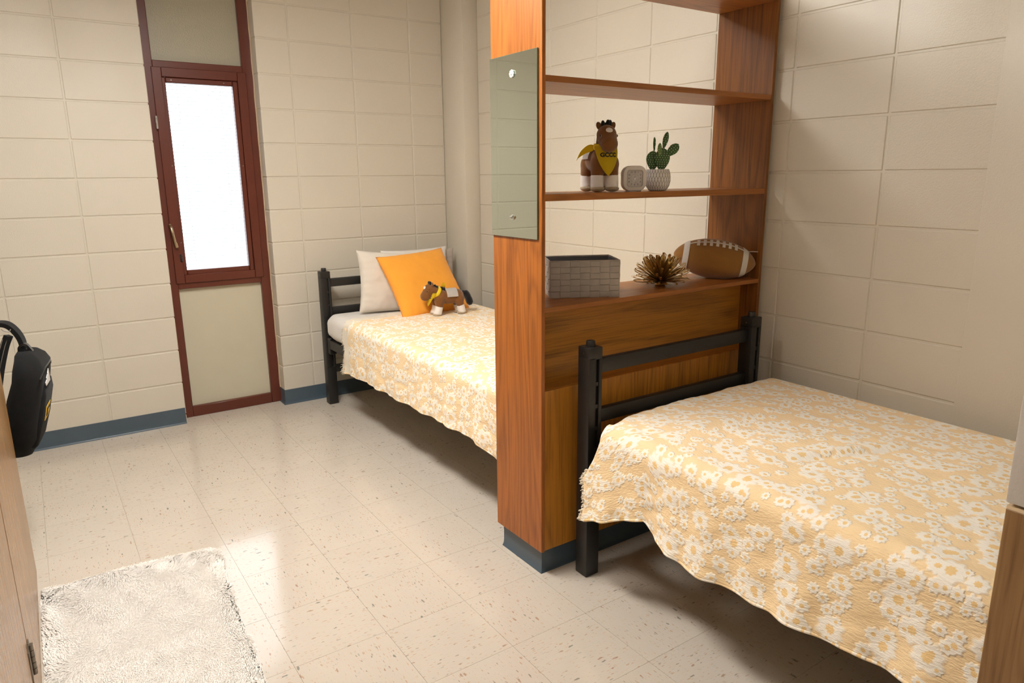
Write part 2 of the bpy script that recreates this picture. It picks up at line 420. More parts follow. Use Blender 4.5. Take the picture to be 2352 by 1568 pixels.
bm = NB(); box(bm, (XL-.2, .0042, 0), (WX0-.003, .24, ZC)); box(bm, (WX1+.003, .0042, 0), (XR+.2, .24, ZC))
wall_back = structure('wall_back', bm, MT['wall'])
for a, b in cuts(XL, WX0, -.107)+cuts(WX1, 2.173, -.107):
    for z0, z1 in rows():
        dep = .13 if abs(a-WX1) < .01 else .03
        x0 = a if (a in (XL, WX1)) else a+GAP/2; x1 = b if b in (WX0, 2.173) else b-GAP/2
        me = block_mesh(x1-x0, dep, z1-z0-GAP)
        link('block', me, wall_back, loc=((x0+x1)/2, dep/2, (z0+z1)/2))
bm = NB(); box(bm, (XR+.0042, YF, 0), (XR+.2, .2, ZC))
wall_right = structure('wall_right', bm, MT['wall'])
for a, b in cuts(-3.485, -.285, -2.7147):
    for z0, z1 in rows():
        y0 = a if a == -3.485 else a+GAP/2; y1 = b if b == -.285 else b-GAP/2
        me = block_mesh(.03, y1-y0, z1-z0-GAP)
        link('block', me, wall_right, loc=(XR+.015, (y0+y1)/2, (z0+z1)/2))
structure('wall_left', box(NB(), (XL-.2, YF, 0), (XL, .2, ZC)), MT['wall'])
structure('wall_front', box(NB(), (XL-.2, YF-.2, 0), (XR+.2, YF, ZC)), MT['wall'])
structure('ceiling', box(NB(), (XL-.2, YF-.2, ZC), (XR+.2, .24, ZC+.1)), MT['ceiling'])
structure('trim_1', box(NB(), (2.173, -.285, 0), (XR+.004, .0, ZC), .004, 2), MT['wall'])      # plastered chase in the far corner
structure('trim_2', box(NB(), (XR-.014, YF, 0), (XR+.004, -3.475, ZC), .004, 2), MT['wall'])    # plastered chase near the camera

# floor tiles
floor = structure('floor', box(NB(), (XL-.2, YF-.2, -.12), (XR+.2, .24, -.003)), MT['caulk'])
T = .3048; GX, GY = .1328, -2.6143; tile_cache = {}
i0 = math.floor((XL-GX)/T)-1; j0 = math.floor((YF-GY)/T)-1
for i in range(i0, i0+14):
    for j in range(j0, j0+20):
        x0, x1 = max(GX+T*i, XL), min(GX+T*(i+1), XR); y0, y1 = max(GY+T*j, YF), min(GY+T*(j+1), .0 if not (GX+T*i > WX0-.31 and GX+T*(i+1) < WX1+.31) else .12)
        if x1-x0 < .01 or y1-y0 < .01: continue
        g = .0004
        sx, sy = x1-x0-2*g, y1-y0-2*g; turn = (i+j) % 2
        if turn: sx, sy = sy, sx
        key = (round(sx, 4), round(sy, 4))
        if key not in tile_cache:
            bm = NB(); box(bm, (-sx/2, -sy/2, -.003), (sx/2, sy/2, 0))
            me = bpy.data.meshes.new('tile'); bm.to_mesh(me); bm.free(); finish(me, MT['floor'], False); tile_cache[key] = me
        t = link('tile', tile_cache[key], floor, loc=((x0+x1)/2, (y0+y1)/2, 0))
        if turn: t.rotation_euler = (0, 0, PI/2)

# cove baseboards: profile swept along a path (outside points listed so that the room is on the left)
def cove(name, path, kind='structure', parent=None, h=.1, toe=.012):
    prof = [(.0, h), (.003, h-.001), (.0035, .030), (.005, .014), (.008, .006), (toe, .0015), (toe, .0), (.0, .0)]
    P = [Vector((x, y, 0)) for x, y in path]; rings = []; bm = NB()
    for i, p in enumerate(P):
        d0 = (p-P[i-1]).normalized() if i else (P[1]-p).normalized()
        d1 = (P[i+1]-p).normalized() if i < len(P)-1 else d0
        n0 = Vector((-d0.y, d0.x, 0)); n1 = Vector((-d1.y, d1.x, 0)); nn = (n0+n1).normalized(); nn /= max(.3, nn.dot(n0))
        rings.append([bm.verts.new(p+nn*a+Vector((0, 0, z))) for a, z in prof])
    m = len(prof)
    for a, b in zip(rings[:-1], rings[1:]):
        for k in range(m): bm.faces.new((a[k], a[(k+1) % m], b[(k+1) % m], b[k]))
    bm.faces.new(rings[0]); bm.faces.new(rings[-1][::-1])
    bmesh.ops.recalc_face_normals(bm, faces=bm.faces)
    o = obj(name, bm, MT['vinyl'], parent, ang=50)
    if kind: o['kind'] = kind
    return o
cove('baseboard_back_left', [(WX0-.004, .0), (-.1, 0), (-.102, 0), (XL, .0)])
cove('baseboard_back_right', [(2.173, .0), (WX1, .0), (WX1, .095)])
cove('baseboard_right', [(XR, -3.475), (XR, -2.66)])
cove('baseboard_right_rear', [(XR, -2.33), (XR, -.285), (2.173, -.285), (2.173, -.001)])

# ------------------------------------------------------------------ window
FY = .098      # front plane of the frame
win = structure('window_1', NB(), MT['red']); win.location = (0, 0, 0)
def wpart(name, bm, mat, **k): return obj(name, bm, mat, win, **k)
FX0, FX1 = .285, .914
XI0, XI1 = .352, .846      # inner edges of the stiles
bm = NB(); box(bm, (FX0, FY, .0), (XI0, FY+.08, ZC), .003); wpart('stile', bm, MT['red'])
bm = NB(); box(bm, (XI1, FY, .0), (FX1, FY+.08, ZC), .003); wpart('stile', bm, MT['red'])
bm = NB(); box(bm, (XI0-.001, FY, .0), (XI1+.001, FY+.08, .066), .003); wpart('bottom_rail', bm, MT['red'])
bm = NB(); box(bm, (XI0-.001, FY, .818), (XI1+.001, FY+.08, .865), .003); wpart('middle_rail', bm, MT['red'])
bm = NB(); box(bm, (XI0-.001, FY, 2.085), (XI1+.001, FY+.08, 2.135), .003); wpart('upper_rail', bm, MT['red'])
bm = NB(); box(bm, (XI0-.005, FY+.028, .06), (XI1+.005, FY+.05, .822)); wpart('lower_panel', bm, MT['panel'], label='khaki lower panel')
bm = NB(); box(bm, (XI0-.005, FY+.028, 2.13), (XI1+.005, FY+.05, ZC)); wpart('upper_panel', bm, MT['tex_panel'], label='textured khaki upper panel')
# sash: outer ring, bead ring
def ring(lo, hi, wd, y0, y1, bev=.003):
    bm = NB(); (x0, z0), (x1, z1) = lo, hi
    box(bm, (x0, y0, z0), (x0+wd, y1, z1), bev); box(bm, (x1-wd, y0, z0), (x1, y1, z1), bev)
    box(bm, (x0+wd, y0, z0), (x1-wd, y1, z0+wd), bev); box(bm, (x0+wd, y0, z1-wd), (x1-wd, y1, z1), bev); return bm
SX0, SX1, SZ0, SZ1 = .340, .862, .853, 2.098
sash = wpart('sash', ring((SX0, SZ0), (SX1, SZ1), .052, FY-.012, FY+.05), MT['red'])
BX0, BX1, BZ0, BZ1 = SX0+.040, SX1-.052, SZ0+.048, SZ1-.052
obj('glazing_bead', ring((BX0, BZ0), (BX1, BZ1), .030, FY-.004, FY+.045, .005), MT['red'], sash)
GX0, GX1, GZ0, GZ1 = BX0+.029, BX1-.029, BZ0+.029, BZ1-.029
obj('pane', box(NB(), (GX0-.01, FY+.020, GZ0-.01), (GX1+.01, FY+.024, GZ1+.01)), MT['glass'], sash)
bm = NB(); tube(bm, catmull([(.343, FY-.014, 1.205), (.345, FY-.032, 1.185), (.350, FY-.040, 1.14), (.357, FY-.034, 1.10), (.362, FY-.030, 1.075)], 6), [.009]*10+[.008]*8+[.010]*7, 10)
ell(bm, (.343, FY-.014, 1.203), (.010, .008, .014)); obj('handle', bm, MT['brass'], sash, label='curved brass handle')
bm = NB(); box(bm, (.330, FY-.022, 1.755), (.344, FY-.010, 1.830), .003); box(bm, (.329, FY-.03, 1.785), (.338, FY-.02, 1.815), .002); obj('latch', bm, MT['chrome'], sash, label='small chrome latch')
bm = NB(); box(bm, (.377, FY-.022, .985), (.389, FY-.010, 1.03), .003); cyl(bm, (.383, FY-.024, 1.02), (.383, FY-.01, 1.02), .006); obj('lock', bm, MT['bagtrim'], sash, label='small black lock')
for (x, z) in ((.44, SZ1-.068), (.73, SZ1-.068), (BX0+.013, 1.55), (BX1-.013, 1.55), (BX0+.013, 1.10)):
    bm = NB(); cyl(bm, (x, FY-.007, z), (x, FY, z), .0035, n=8); obj('screw', bm, MT['chrome'], sash)
# ragged caulk line where the frame meets the right reveal
bm = NB(); pts = [(WX1-.002+.003*NZ(z*9, 1.0), FY-.004+.004*NZ(z*7, 4.0), z) for z in [k*.03+.1 for k in range(86)]]
tube(bm, pts, .005, 6); wpart('caulk_line', bm, MT['caulk'])
# blind between the panes
blind = thing('venetian_blind', ((GX0+GX1)/2, FY+.055, GZ0), 'white venetian blind with thin slats behind the window pane', 'blind')
n_sl = 52; bx0, bx1 = GX0+.006, GX1-.006
sm = NB(); pitch = (GZ1-GZ0)/n_sl
rot = Matrix.Rotation(math.radians(24), 4, 'X'); hw = (bx1-bx0)/2
g = [[sm.verts.new((sx*hw, yy, .0018*(1-(yy/.0095)**2))) for yy in (-.0095, 0, .0095)] for sx in (-1, 1)]
for k in range(2): sm.faces.new((g[0][k], g[1][k], g[1][k+1], g[0][k+1]))
bmesh.ops.solidify(sm, geom=sm.faces[:], thickness=.0005); bmesh.ops.transform(sm, matrix=rot, verts=sm.verts)
slme = bpy.data.meshes.new('slat'); sm.to_mesh(slme); sm.free(); finish(slme, MT['slat'])
for k in range(n_sl): link('slat', slme, blind, loc=(0, 0, pitch*(k+.5)))
for sx in (.12, -.12):
    obj('ladder_cord', cyl(NB(), (sx+blind.location.x, FY+.045, GZ0+.01), (sx+blind.location.x, FY+.045, GZ1-.01), .0008, n=6), MT['slat'], blind)
gr = tag(obj('outdoor_ground', box(NB(), (-12, 1.5, -.6), (14, 30, -.5)), MT['ground']), kind='structure')

# ------------------------------------------------------------------ ceiling light and added fill light (strength is set at the top)
def lamp_mat(name, strength):
    t = NT(name); t.base((.8, .8, .78)); t.b.inputs['Emission Color'].default_value = (*LAMP_COLOR, 1); t.b.inputs['Emission Strength'].default_value = strength; return t.m
def ceiling_light(x, y, lx, ly, strength, label):
    cl = thing('ceiling_light', (x, y, ZC), label, 'lamp')
    obj('housing', box(NB(), (x-lx/2-.02, y-ly/2-.02, ZC-.03), (x+lx/2+.02, y+ly/2+.02, ZC-.001), .006, 2), MT['fix'], cl)
    obj('diffuser', box(NB(), (x-lx/2, y-ly/2, ZC-.10), (x+lx/2, y+ly/2, ZC-.0305), .012, 2), lamp_mat('lit_diffuser', strength), cl)
    for e in (-1, 1): obj('end_cap', box(NB(), (x-lx/2-.012, y+e*(ly/2+.008)-.007, ZC-.105), (x+lx/2+.012, y+e*(ly/2+.008)+.007, ZC-.031), .004), MT['fix'], cl)
ceiling_light(.16, -2.05, .34, 1.25, LAMP_STRENGTH, 'white wraparound ceiling light above the middle of the room')
ceiling_light(-.3, -4.45, .34, .62, FILL_STRENGTH, 'short white fill light added on the ceiling, unseen behind the camera')  # added fill, no known fixture here; brightens the camera-facing surfaces

# ------------------------------------------------------------------ bookcase divider
BK = thing('bookcase', (1.66, -2.5, 0), 'tall orange-brown oak divider bookcase with open shelves between the two beds', 'bookcase')
def bk(name, lo, hi, mat, bev=.0015, **k): return obj(name, box(NB(), lo, hi, bev), MT[mat], BK, **k)
EX0, EX1, EY0, EY1, ET = 1.062, 1.0785, -2.645, -2.345, 2.175
bk('end_panel', (EX0, EY0, .094), (EX1, EY1, ET), 'wood_z', .002)
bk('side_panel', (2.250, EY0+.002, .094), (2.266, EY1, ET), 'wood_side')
bk('edge_strip', (2.2661, EY0+.004, .094), (2.2685, EY0+.02, ET), 'wood_edge'); bk('scribe_trim', (2.269, EY0+.012, .1), (2.283, EY0+.03, ET), 'caulk')
for z0, z1 in ((2.152, ET), (1.772, 1.7915), (1.391, 1.414), (1.0095, 1.027)):
    s = bk('shelf', (EX1, EY0+.006, z0), (2.250, EY1, z1), 'wood_x')
    obj('edge_band', box(NB(), (EX1, EY0+.003, z0), (2.250, EY0+.0062, z1), .0008), MT['wood_edge'], s)
bk('back_board', (EX1, -2.552, .70), (2.250, -2.537, 1.0095), 'wood_panel', label='upper back board with dark grain')
bk('front_board', (EX1, EY0+.006, .0945), (2.250, EY0+.022, .7235), 'wood_dark', label='lower front board with vertical grain')
bk('ledge', (EX1, EY0+.022, .707), (2.250, -2.552, .7235), 'wood_panel'); bk('rear_board', (EX1, EY1-.016, .0945), (2.250, EY1, 1.0095), 'wood_dark')
bk('plinth', (1.0815, -2.622, .0), (2.262, -2.368, .094), 'vinyl')
cove('plinth_cove', [(2.262, -2.622), (1.0815, -2.622), (1.0815, -2.368)], None, BK, .0935)

# mirror
MR = thing('wall_mirror', (1.058, -2.487, 1.263), 'frameless rectangular mirror clipped to the end panel of the oak divider', 'mirror')
MY0, MY1, MZ0, MZ1 = -2.628, -2.3465, 1.263, 1.8735
obj('glass', box(NB(), (1.0565, MY0, MZ0), (1.0605, MY1, MZ1)), MT['mirror_edge'], MR, label='green tinted glass edge')
obj('silver_face', box(NB(), (1.0558, MY0+.0008, MZ0+.0008), (1.0564, MY1-.0008, MZ1-.0008)), MT['mirror'], MR)
bm = NB()
for k in range(8): a = 2*PI*k/8; ell(bm, (1.052, -2.489+.0085*math.cos(a), 1.8095+.0085*math.sin(a)), (.0035, .0052, .0052), u=10, v=8)
ell(bm, (1.051, -2.489, 1.8095), (.005, .007, .007), u=10, v=8); obj('rosette', bm, MT['clear'], MR, label='clear flower-shaped clip')
bm = NB(); cyl(bm, (1.0565, -2.482, 1.3327), (1.048, -2.482, 1.3327), .010, .008, 20); cyl(bm, (1.048, -2.482, 1.3327), (1.043, -2.482, 1.3327), .005, .004, 12); obj('clip', bm, MT['chrome'], MR, label='round chrome clip')

# ------------------------------------------------------------------ beds
def post(bm, x0, y0, w, top, groove=True):
    """square steel post with a slotted groove on its -y face"""
    x1, y1 = x0+w, y0+w
    gx0, gx1, gz0, gz1, gd = x0+w*.54, x0+w*.74, .26, top-.045, .012
    box(bm, (x0, y0, 0), (x1, y1, gz0), .004, 2); box(bm, (x0, y0, gz1), (x1, y1, top), .004, 2)
    box(bm, (x0, y0, gz0-.01), (gx0, y1, gz1+.01), .004, 2); box(bm, (gx1, y0, gz0-.01), (x1, y1, gz1+.01), .004, 2)
    box(bm, (gx0-.004, y0+gd, gz0-.01), (gx1+.004, y1-.0005, gz1+.01))
    k = gz0+.07
    while k < gz1-.03: box(bm, (gx0-.001, y0+.004, k), (gx1+.001, y0+gd, k+.014)); k += .083
    return bm
def bed_frame(name, x0, x1, yh, yf, label, group=None):
    """yh = wall-side face of the head end posts, yf = foot; posts .0625 square"""
    w = .0625
    t = thing(name, ((x0+x1)/2, (yh+yf)/2, 0), label, 'bed')
    for x in (x0, x1-w):
        for y in (yh-w, yf):
            p = obj('post', post(NB(), x, y, w, .888 if y == yh-w else .62), MT['black'], t)
            if y == yh-w:
                bm = NB(); lathe(bm, [(.0165, 0), (.0165, .017), (.0145, .021), (.0, .0212)], 20, (x+w/2, y+w/2, .887)); obj('cap', bm, MT['black'], p)
                bm = NB(); cyl(bm, (x-.001 if x == x0 else x-.001, y+w*.5, .865), (x+.004, y+w*.5, .865), .004, n=8); obj('bolt', bm, MT['steel'], p)
    for z0, z1 in ((.785, .838), (.598, .650), (.212, .262)):
        obj('headboard_rail', box(NB(), (x0+w-.002, yh-w*.72, z0), (x1-w+.002, yh-w*.25, z1), .004, 2), MT['black'], t)
    for z0, z1 in ((.55, .60), (.212, .262)):
        obj('footboard_rail', box(NB(), (x0+w-.002, yf+w*.25, z0), (x1-w+.002, yf+w*.72, z1), .004, 2), MT['black'], t)
    for xa, xb in ((x0+.012, x0+.045), (x1-.045, x1-.012)):
        bm = NB(); box(bm, (xa, yf+w-.002, .388), (xb, yh-w+.002, .447), .003); obj('side_rail', bm, MT['black'], t)
    for x in (x0+.01, x1-.056): obj('bracket', box(NB(), (x, yh-w-.045, .35), (x+.046, yh-w, .46), .004), MT['black'], t)
    for k in range(9):
        y = yf+.2+(yh-yf-.4)*k/8; obj('bed_slat', box(NB(), (x0+.045, y-.03, .425), (x1-.045, y+.03, .437)), MT['steel'], t)
    return t
front_bed = bed_frame('metal_bed', 1.190, 2.1445, -2.690, -4.86, 'black metal bed frame in front of the oak bookcase, nearest the viewer')
back_bed = bed_frame('metal_bed', 1.145, 2.105, -.118, -2.325, 'black metal bed frame against the far wall beside the window')

def mattress(name, x0, x1, y0, y1, z0, z1, label, mat):
    bm = NB(); nx, ny, nz = 34, 60, 10
    box(bm, (x0, y0, z0), (x1, y1, z1), .055, 5)
    bmesh.ops.subdivide_edges(bm, edges=[e for e in bm.edges if e.calc_length() > .2], cuts=24, use_grid_fill=True)
    for v in bm.verts:
        v.co += v.co.normalized()*0
        d = min(v.co.x-x0, .3); k = clamp((v.co.y-(y1-.30))/.30)
        # gathered folds that fan out of the head corner of the fitted sheet
        if k > 0 and v.co.x < x0+.1:
            v.co.x -= .006*math.sin((v.co.z-z0)*90+v.co.y*40)*k
    return obj(name, bm, mat, None, ang=60), label
m1, lb = mattress('mattress', 1.205, 2.15, -4.83, -2.93, .449, .612, '', MT['sheet']); tag(m1, 'white mattress under the daisy quilt of the nearer bed', 'mattress')
m2, lb = mattress('mattress', 1.150, 2.10, -2.25, -.192, .449, .618, '', MT['sheet']); tag(m2, 'white sheeted mattress of the far bed, corner showing by the headboard', 'mattress')

def quilt(name, mat, xl, xr, ztop, ys, hem, flare, wave, edge, head_drop, label, lace, fold=None, seed=0.0, rdrop=.16):
    """draped cover: columns run along -y, profile goes hem - side - top - far side"""
    R = .05; nh = 26; na = 7; nt = 74; nr = 8
    rowsP = []; y0 = ys[0]
    for iy, y in enumerate(ys):
        prof = []; zh = hem(y); Hh = ztop-R-zh
        for j in range(nh):
            h = 1-j/nh
            z = zh+(1-h)*Hh
            x = xl-flare(y)*h**1.25-wave(y)*h**1.2
            prof.append([x, z, h])
        for j in range(na):
            a = PI/2*j/na; prof.append([xl+R*(1-math.cos(a)), ztop-R+R*math.sin(a), 0])
        for j in range(nt+1):
            x = xl+R+(xr-R-xl-R)*j/nt; prof.append([x, ztop+.006*math.sin(PI*j/nt), -1-j/nt])
        for j in range(1, na+1):
            a = PI/2*j/na; prof.append([xr-R+R*math.sin(a), ztop-R+R*math.cos(a), -3])
        for j in range(1, nr+1): prof.append([xr+.003, ztop-R-(rdrop-R)*j/nr, -4])
        rowsP.append(prof)
    V = []; UV = []; m = len(rowsP[0])
    for iy, y in enumerate(ys):
        u = 0.0; prev = None; t_edge = math.exp(-((y0-y)/.10))
        for jx, (x, z, h) in enumerate(rowsP[iy]):
            yy = y+(edge(h) if h >= 0 else 0.0)*t_edge
            if h < 0:
                wgt = sstep((x-xl)/.20); yy = y+edge(0.0)*t_edge*(1-wgt)
            if head_drop and (h < 0):
                k = clamp(1-(y0-y)/.075); z -= head_drop*k*k*clamp((x-xl+.02)/.10)
            # puckers
            a = 1.0
            dz = .0035*NZ(x*26+seed, yy*26)+.0022*NZ(x*60, yy*60+seed)+.005*NZ(x*6, yy*6, seed)
            if fold and h < 0: dz += fold(x, yy)
            if h > 0:
                dx = (.006*NZ(z*20, yy*15, seed)+.004*NZ(z*55, yy*22, seed))*(.3+.7*h); p = Vector((x-dx, yy, z+.004*NZ(yy*16, seed)*h))
            elif h <= -3: p = Vector((x, yy, z))
            else: p = Vector((x, yy, z+dz))
            V.append(p)
            if prev is not None: u += math.hypot(x-prev[0], z-prev[1])
            prev = (x, z); UV.append((u, yy))
    bm = NB(); vs = [bm.verts.new(p) for p in V]; L = bm.loops.layers.uv.new('UVMap')
    for i in range(len(ys)-1):
        for j in range(m-1):
            idx = (i*m+j, i*m+j+1, (i+1)*m+j+1, (i+1)*m+j); f = bm.faces.new([vs[k] for k in idx])
            for lp, k in zip(f.loops, idx): lp[L].uv = UV[k]
    bmesh.ops.recalc_face_normals(bm, faces=bm.faces)
    root = thing(name, (xl, y0, 0), label, 'quilt')
    o = obj('cover', bm, mat, root, ang=80)
    sd = o.modifiers.new('thick', 'SOLIDIFY'); sd.thickness = .005; sd.offset = 1.0
    # hem roll
    hemp = [V[i*m]+Vector((-.001, 0, .002)) for i in range(0, len(ys), 1)]
    hb = NB(); tube(hb, hemp, .0055, 8); Lh = hb.loops.layers.uv.new('UVMap')
    for f in hb.faces:
        for lp in f.loops: lp[Lh].uv = (.004, lp.vert.co.y)
    obj('hem', hb, mat, root, ang=80)
    # fringe along the head edge
    fb = NB(); rnd = random.Random(3); edgep = V[:m][:nh+na+nt]
    for k in range(len(edgep)-1):
        if not lace[2] <= k <= lace[3]: continue
        a, b = edgep[k], edgep[k+1]; inner = V[m+k]
        out = (a-inner).normalized(); seg = (b-a).length
        for q in range(max(1, int(seg/lace[1]))):
            p = a.lerp(b, rnd.random()); d = (out+Vector((rnd.uniform(-.5, .5), rnd.uniform(-.3, .3), rnd.uniform(-.9, .2)))).normalized()
            ln = lace[0]*rnd.uniform(.6, 1.15); mid = p+d*ln*.5+Vector((rnd.uniform(-.004, .004), 0, rnd.uniform(-.004, .004))); end = p+d*ln+Vector((0, 0, -.25*ln))
            tube(fb, [p-out*.004, mid, end], [.0014, .0017, .0010], 4)
    if len(fb.faces): obj('fringe', fb, MT['fringe'], root, ang=80, kind='stuff', label='cream frayed fringe')
    else: fb.free()
    return root, V, m

def frange(a, b, n): return [a+(b-a)*k/n for k in range(n+1)]
# nearer bed
FHY = [-4.9, -4.4, -3.95, -3.82, -3.6, -3.33, -3.22, -3.13, -3.06, -2.98, -2.885, -2.84, -2.78]
FHZ = [.35, .36, .355, .345, .335, .318, .322, .335, .372, .345, .305, .292, .270]
def f_hem(y): return interp(y, FHY, FHZ)
def f_flare(y): return interp(y, [-4.9, -3.4, -3.2, -3.06, -2.9, -2.78], [.03, .028, .024, -.012, .022, .028])
def f_wave(y): return .011*math.sin(y*17+.6)*sstep((-3.1-y)/.3)+.006*math.sin(y*41)
def f_edge(h): return interp(h, [0, .25, .5, .75, 1], [-.085, -.055, -.012, -.028, -.02])
def f_fold(x, y):
    d = (x-1.62)*.42+(y+3.46)*.91; s = (x-1.62)*.91-(y+3.46)*.42
    return .012*math.exp(-(d/.016)**2)*math.exp(-(s/.22)**2)-.008*math.exp(-((d+.03)/.018)**2)*math.exp(-(s/.2)**2)
q1, V1, m1_ = quilt('daisy_quilt', MT['quilt_a'], 1.165, 2.185, .632, frange(-2.764, -4.885, 174), f_hem, f_flare, f_wave, f_edge, .055,
              'pale orange quilt with white daisies on the nearer bed', (.016, .0011, 0, 15), f_fold, 0.0)
def b_hem(y): return interp(y, [-2.3, -2.2, -2.1, -1.7, -1.2, -.8, -.6, -.5], [.31, .325, .352, .345, .330, .325, .312, .300])
def b_wave(y): return .008*math.sin(y*23)+.005*math.sin(y*47+1)
q2, V2, m2_ = quilt('daisy_quilt', MT['quilt_a'], 1.138, 2.105, .630, frange(-.555, -2.245, 140), b_hem, lambda y: .012, b_wave, lambda h: .012*math.sin(h*9), 0,
              'pale orange quilt with white daisies and a lace edge on the far bed', (.028, .0014, 0, 200), None, 4.2, .10)
# crochet border strip of the far quilt
bm = NB(); NE = 26+7+74; g = []
for r in range(7):
    row = []
    for k in range(NE):
        p = V2[r*m2_+k]; lf = .0058 if r < 6 else .0035; nrm = Vector((-lf, 0, .001)) if k < 26 else Vector((0, 0, lf)) if k > 33 else Vector((-lf*.75, 0, lf*.75))
        off = nrm+(Vector((0, .012+.006*math.sin(k*1.9), 0)) if r == 0 else Vector((0, 0, 0)))
        row.append(bm.verts.new(p+off))
    g.append(row)
for r in range(6):
    for k in range(NE-1):
        bm.faces.new((g[r][k], g[r][k+1], g[r+1][k+1], g[r+1][k]))
bmesh.ops.remove_doubles(bm, verts=bm.verts, dist=.0001)
lc = obj('lace_border', bm, MT['fringe'], q2, ang=80, label='cream crochet border')

# ------------------------------------------------------------------ pillows
def pillow(name, w, h, t, mtx, mat, label, cat, seed=0.0, pinch=.10, n=40, seam=None, wr=.010):
    bm = NB(); lay = []
    for s in (1, -1):
        g = []
        for i in range(n+1):
            r = []
            for j in range(n+1):
                u, v = -1+2*i/n, -1+2*j/n
                e = max(0.0, (1-abs(u)**2.6))*max(0.0, (1-abs(v)**2.6)); th = t/2*e**.42
                px = 1-pinch*(1-v*v)*abs(u)**4; py = 1-pinch*(1-u*u)*abs(v)**4
                edge = max(abs(u), abs(v))
                wrn = wr*(NZ(u*3+seed, v*3)*.9+NZ(u*8, v*8+seed)*.4)*(1 if e > 0 else 0)+.35*wr*math.sin(30*(u if abs(v) > abs(u) else v)+seed)*clamp((edge-.6)/.3)*(1-clamp((edge-.95)/.05))
                r.append(bm.verts.new((u*w/2*px, s*(th+wrn*min(1, e*4)), v*h/2*py)))
            g.append(r)
        for i in range(n):
            for j in range(n):
                f = (g[i][j], g[i+1][j], g[i+1][j+1], g[i][j+1]); bm.faces.new(f if s < 0 else f[::-1])
    bmesh.ops.remove_doubles(bm, verts=bm.verts, dist=.0006)
    bmesh.ops.recalc_face_normals(bm, faces=bm.faces)
    zmin = None
    root = thing(name, mtx.translation, label, cat)
    rm = mtx.to_3x3().to_4x4(); bmesh.ops.transform(bm, matrix=rm, verts=bm.verts)
    obj('cushion_cover' if seam else 'pillowcase', bm, mat, root, world=False, ang=80)
    if seam:
        pts = []
        for a, b in (((-1, -1), (1, -1)), ((1, -1), (1, 1)), ((1, 1), (-1, 1)), ((-1, 1), (-1, -1))):
            for k in range(20):
                tt = k/20; u = a[0]+(b[0]-a[0])*tt; v = a[1]+(b[1]-a[1])*tt
                px = 1-pinch*(1-v*v)*abs(u)**4; py = 1-pinch*(1-u*u)*abs(v)**4; pts.append(rm @ Vector((u*w/2*px, 0, v*h/2*py)))
        pts.append(pts[0]); sb = NB(); tube(sb, pts, .0028, 6); obj('piping', sb, seam, root, world=False, ang=80)
    return root
def lean(x, y, z, back, rz=0.0, roll=0.0):
    """matrix: upright cushion, tilted back by 'back' degrees, turned rz, rolled in its own plane"""
    return Matrix.Translation((x, y, z)) @ Matrix.Rotation(math.radians(rz), 4, 'Z') @ Matrix.Rotation(math.radians(-back), 4, 'X') @ Matrix.Rotation(math.radians(roll), 4, 'Y')
pillow('bed_pillow', .56, .405, .15, lean(1.612, -.35, .802, 15, -5, 5), MT['pillow'], 'cream white pillow leaning on the headboard, left of the orange cushion', 'pillow', 1.0, .07)
pillow('bed_pillow', .50, .38, .09, lean(1.80, -.235, .812, 9, 1, 0), MT['sheet'], 'white pillow mostly hidden behind the orange cushion', 'pillow', 3.0, .06)
pillow('bed_pillow', .40, .36, .055, lean(1.925, -.180, .80, 2, 0, 0), MT['taupe'], 'taupe pillow at the back corner right of the orange cushion', 'pillow', 5.0, .06)
pillow('throw_cushion', .485, .475, .14, lean(1.690, -.54, .808, 38, 1, -4), MT['mustard'], 'square orange throw cushion leaning on the white pillows', 'cushion', 7.0, .07, seam=MT['mustard_dk'], wr=.005)

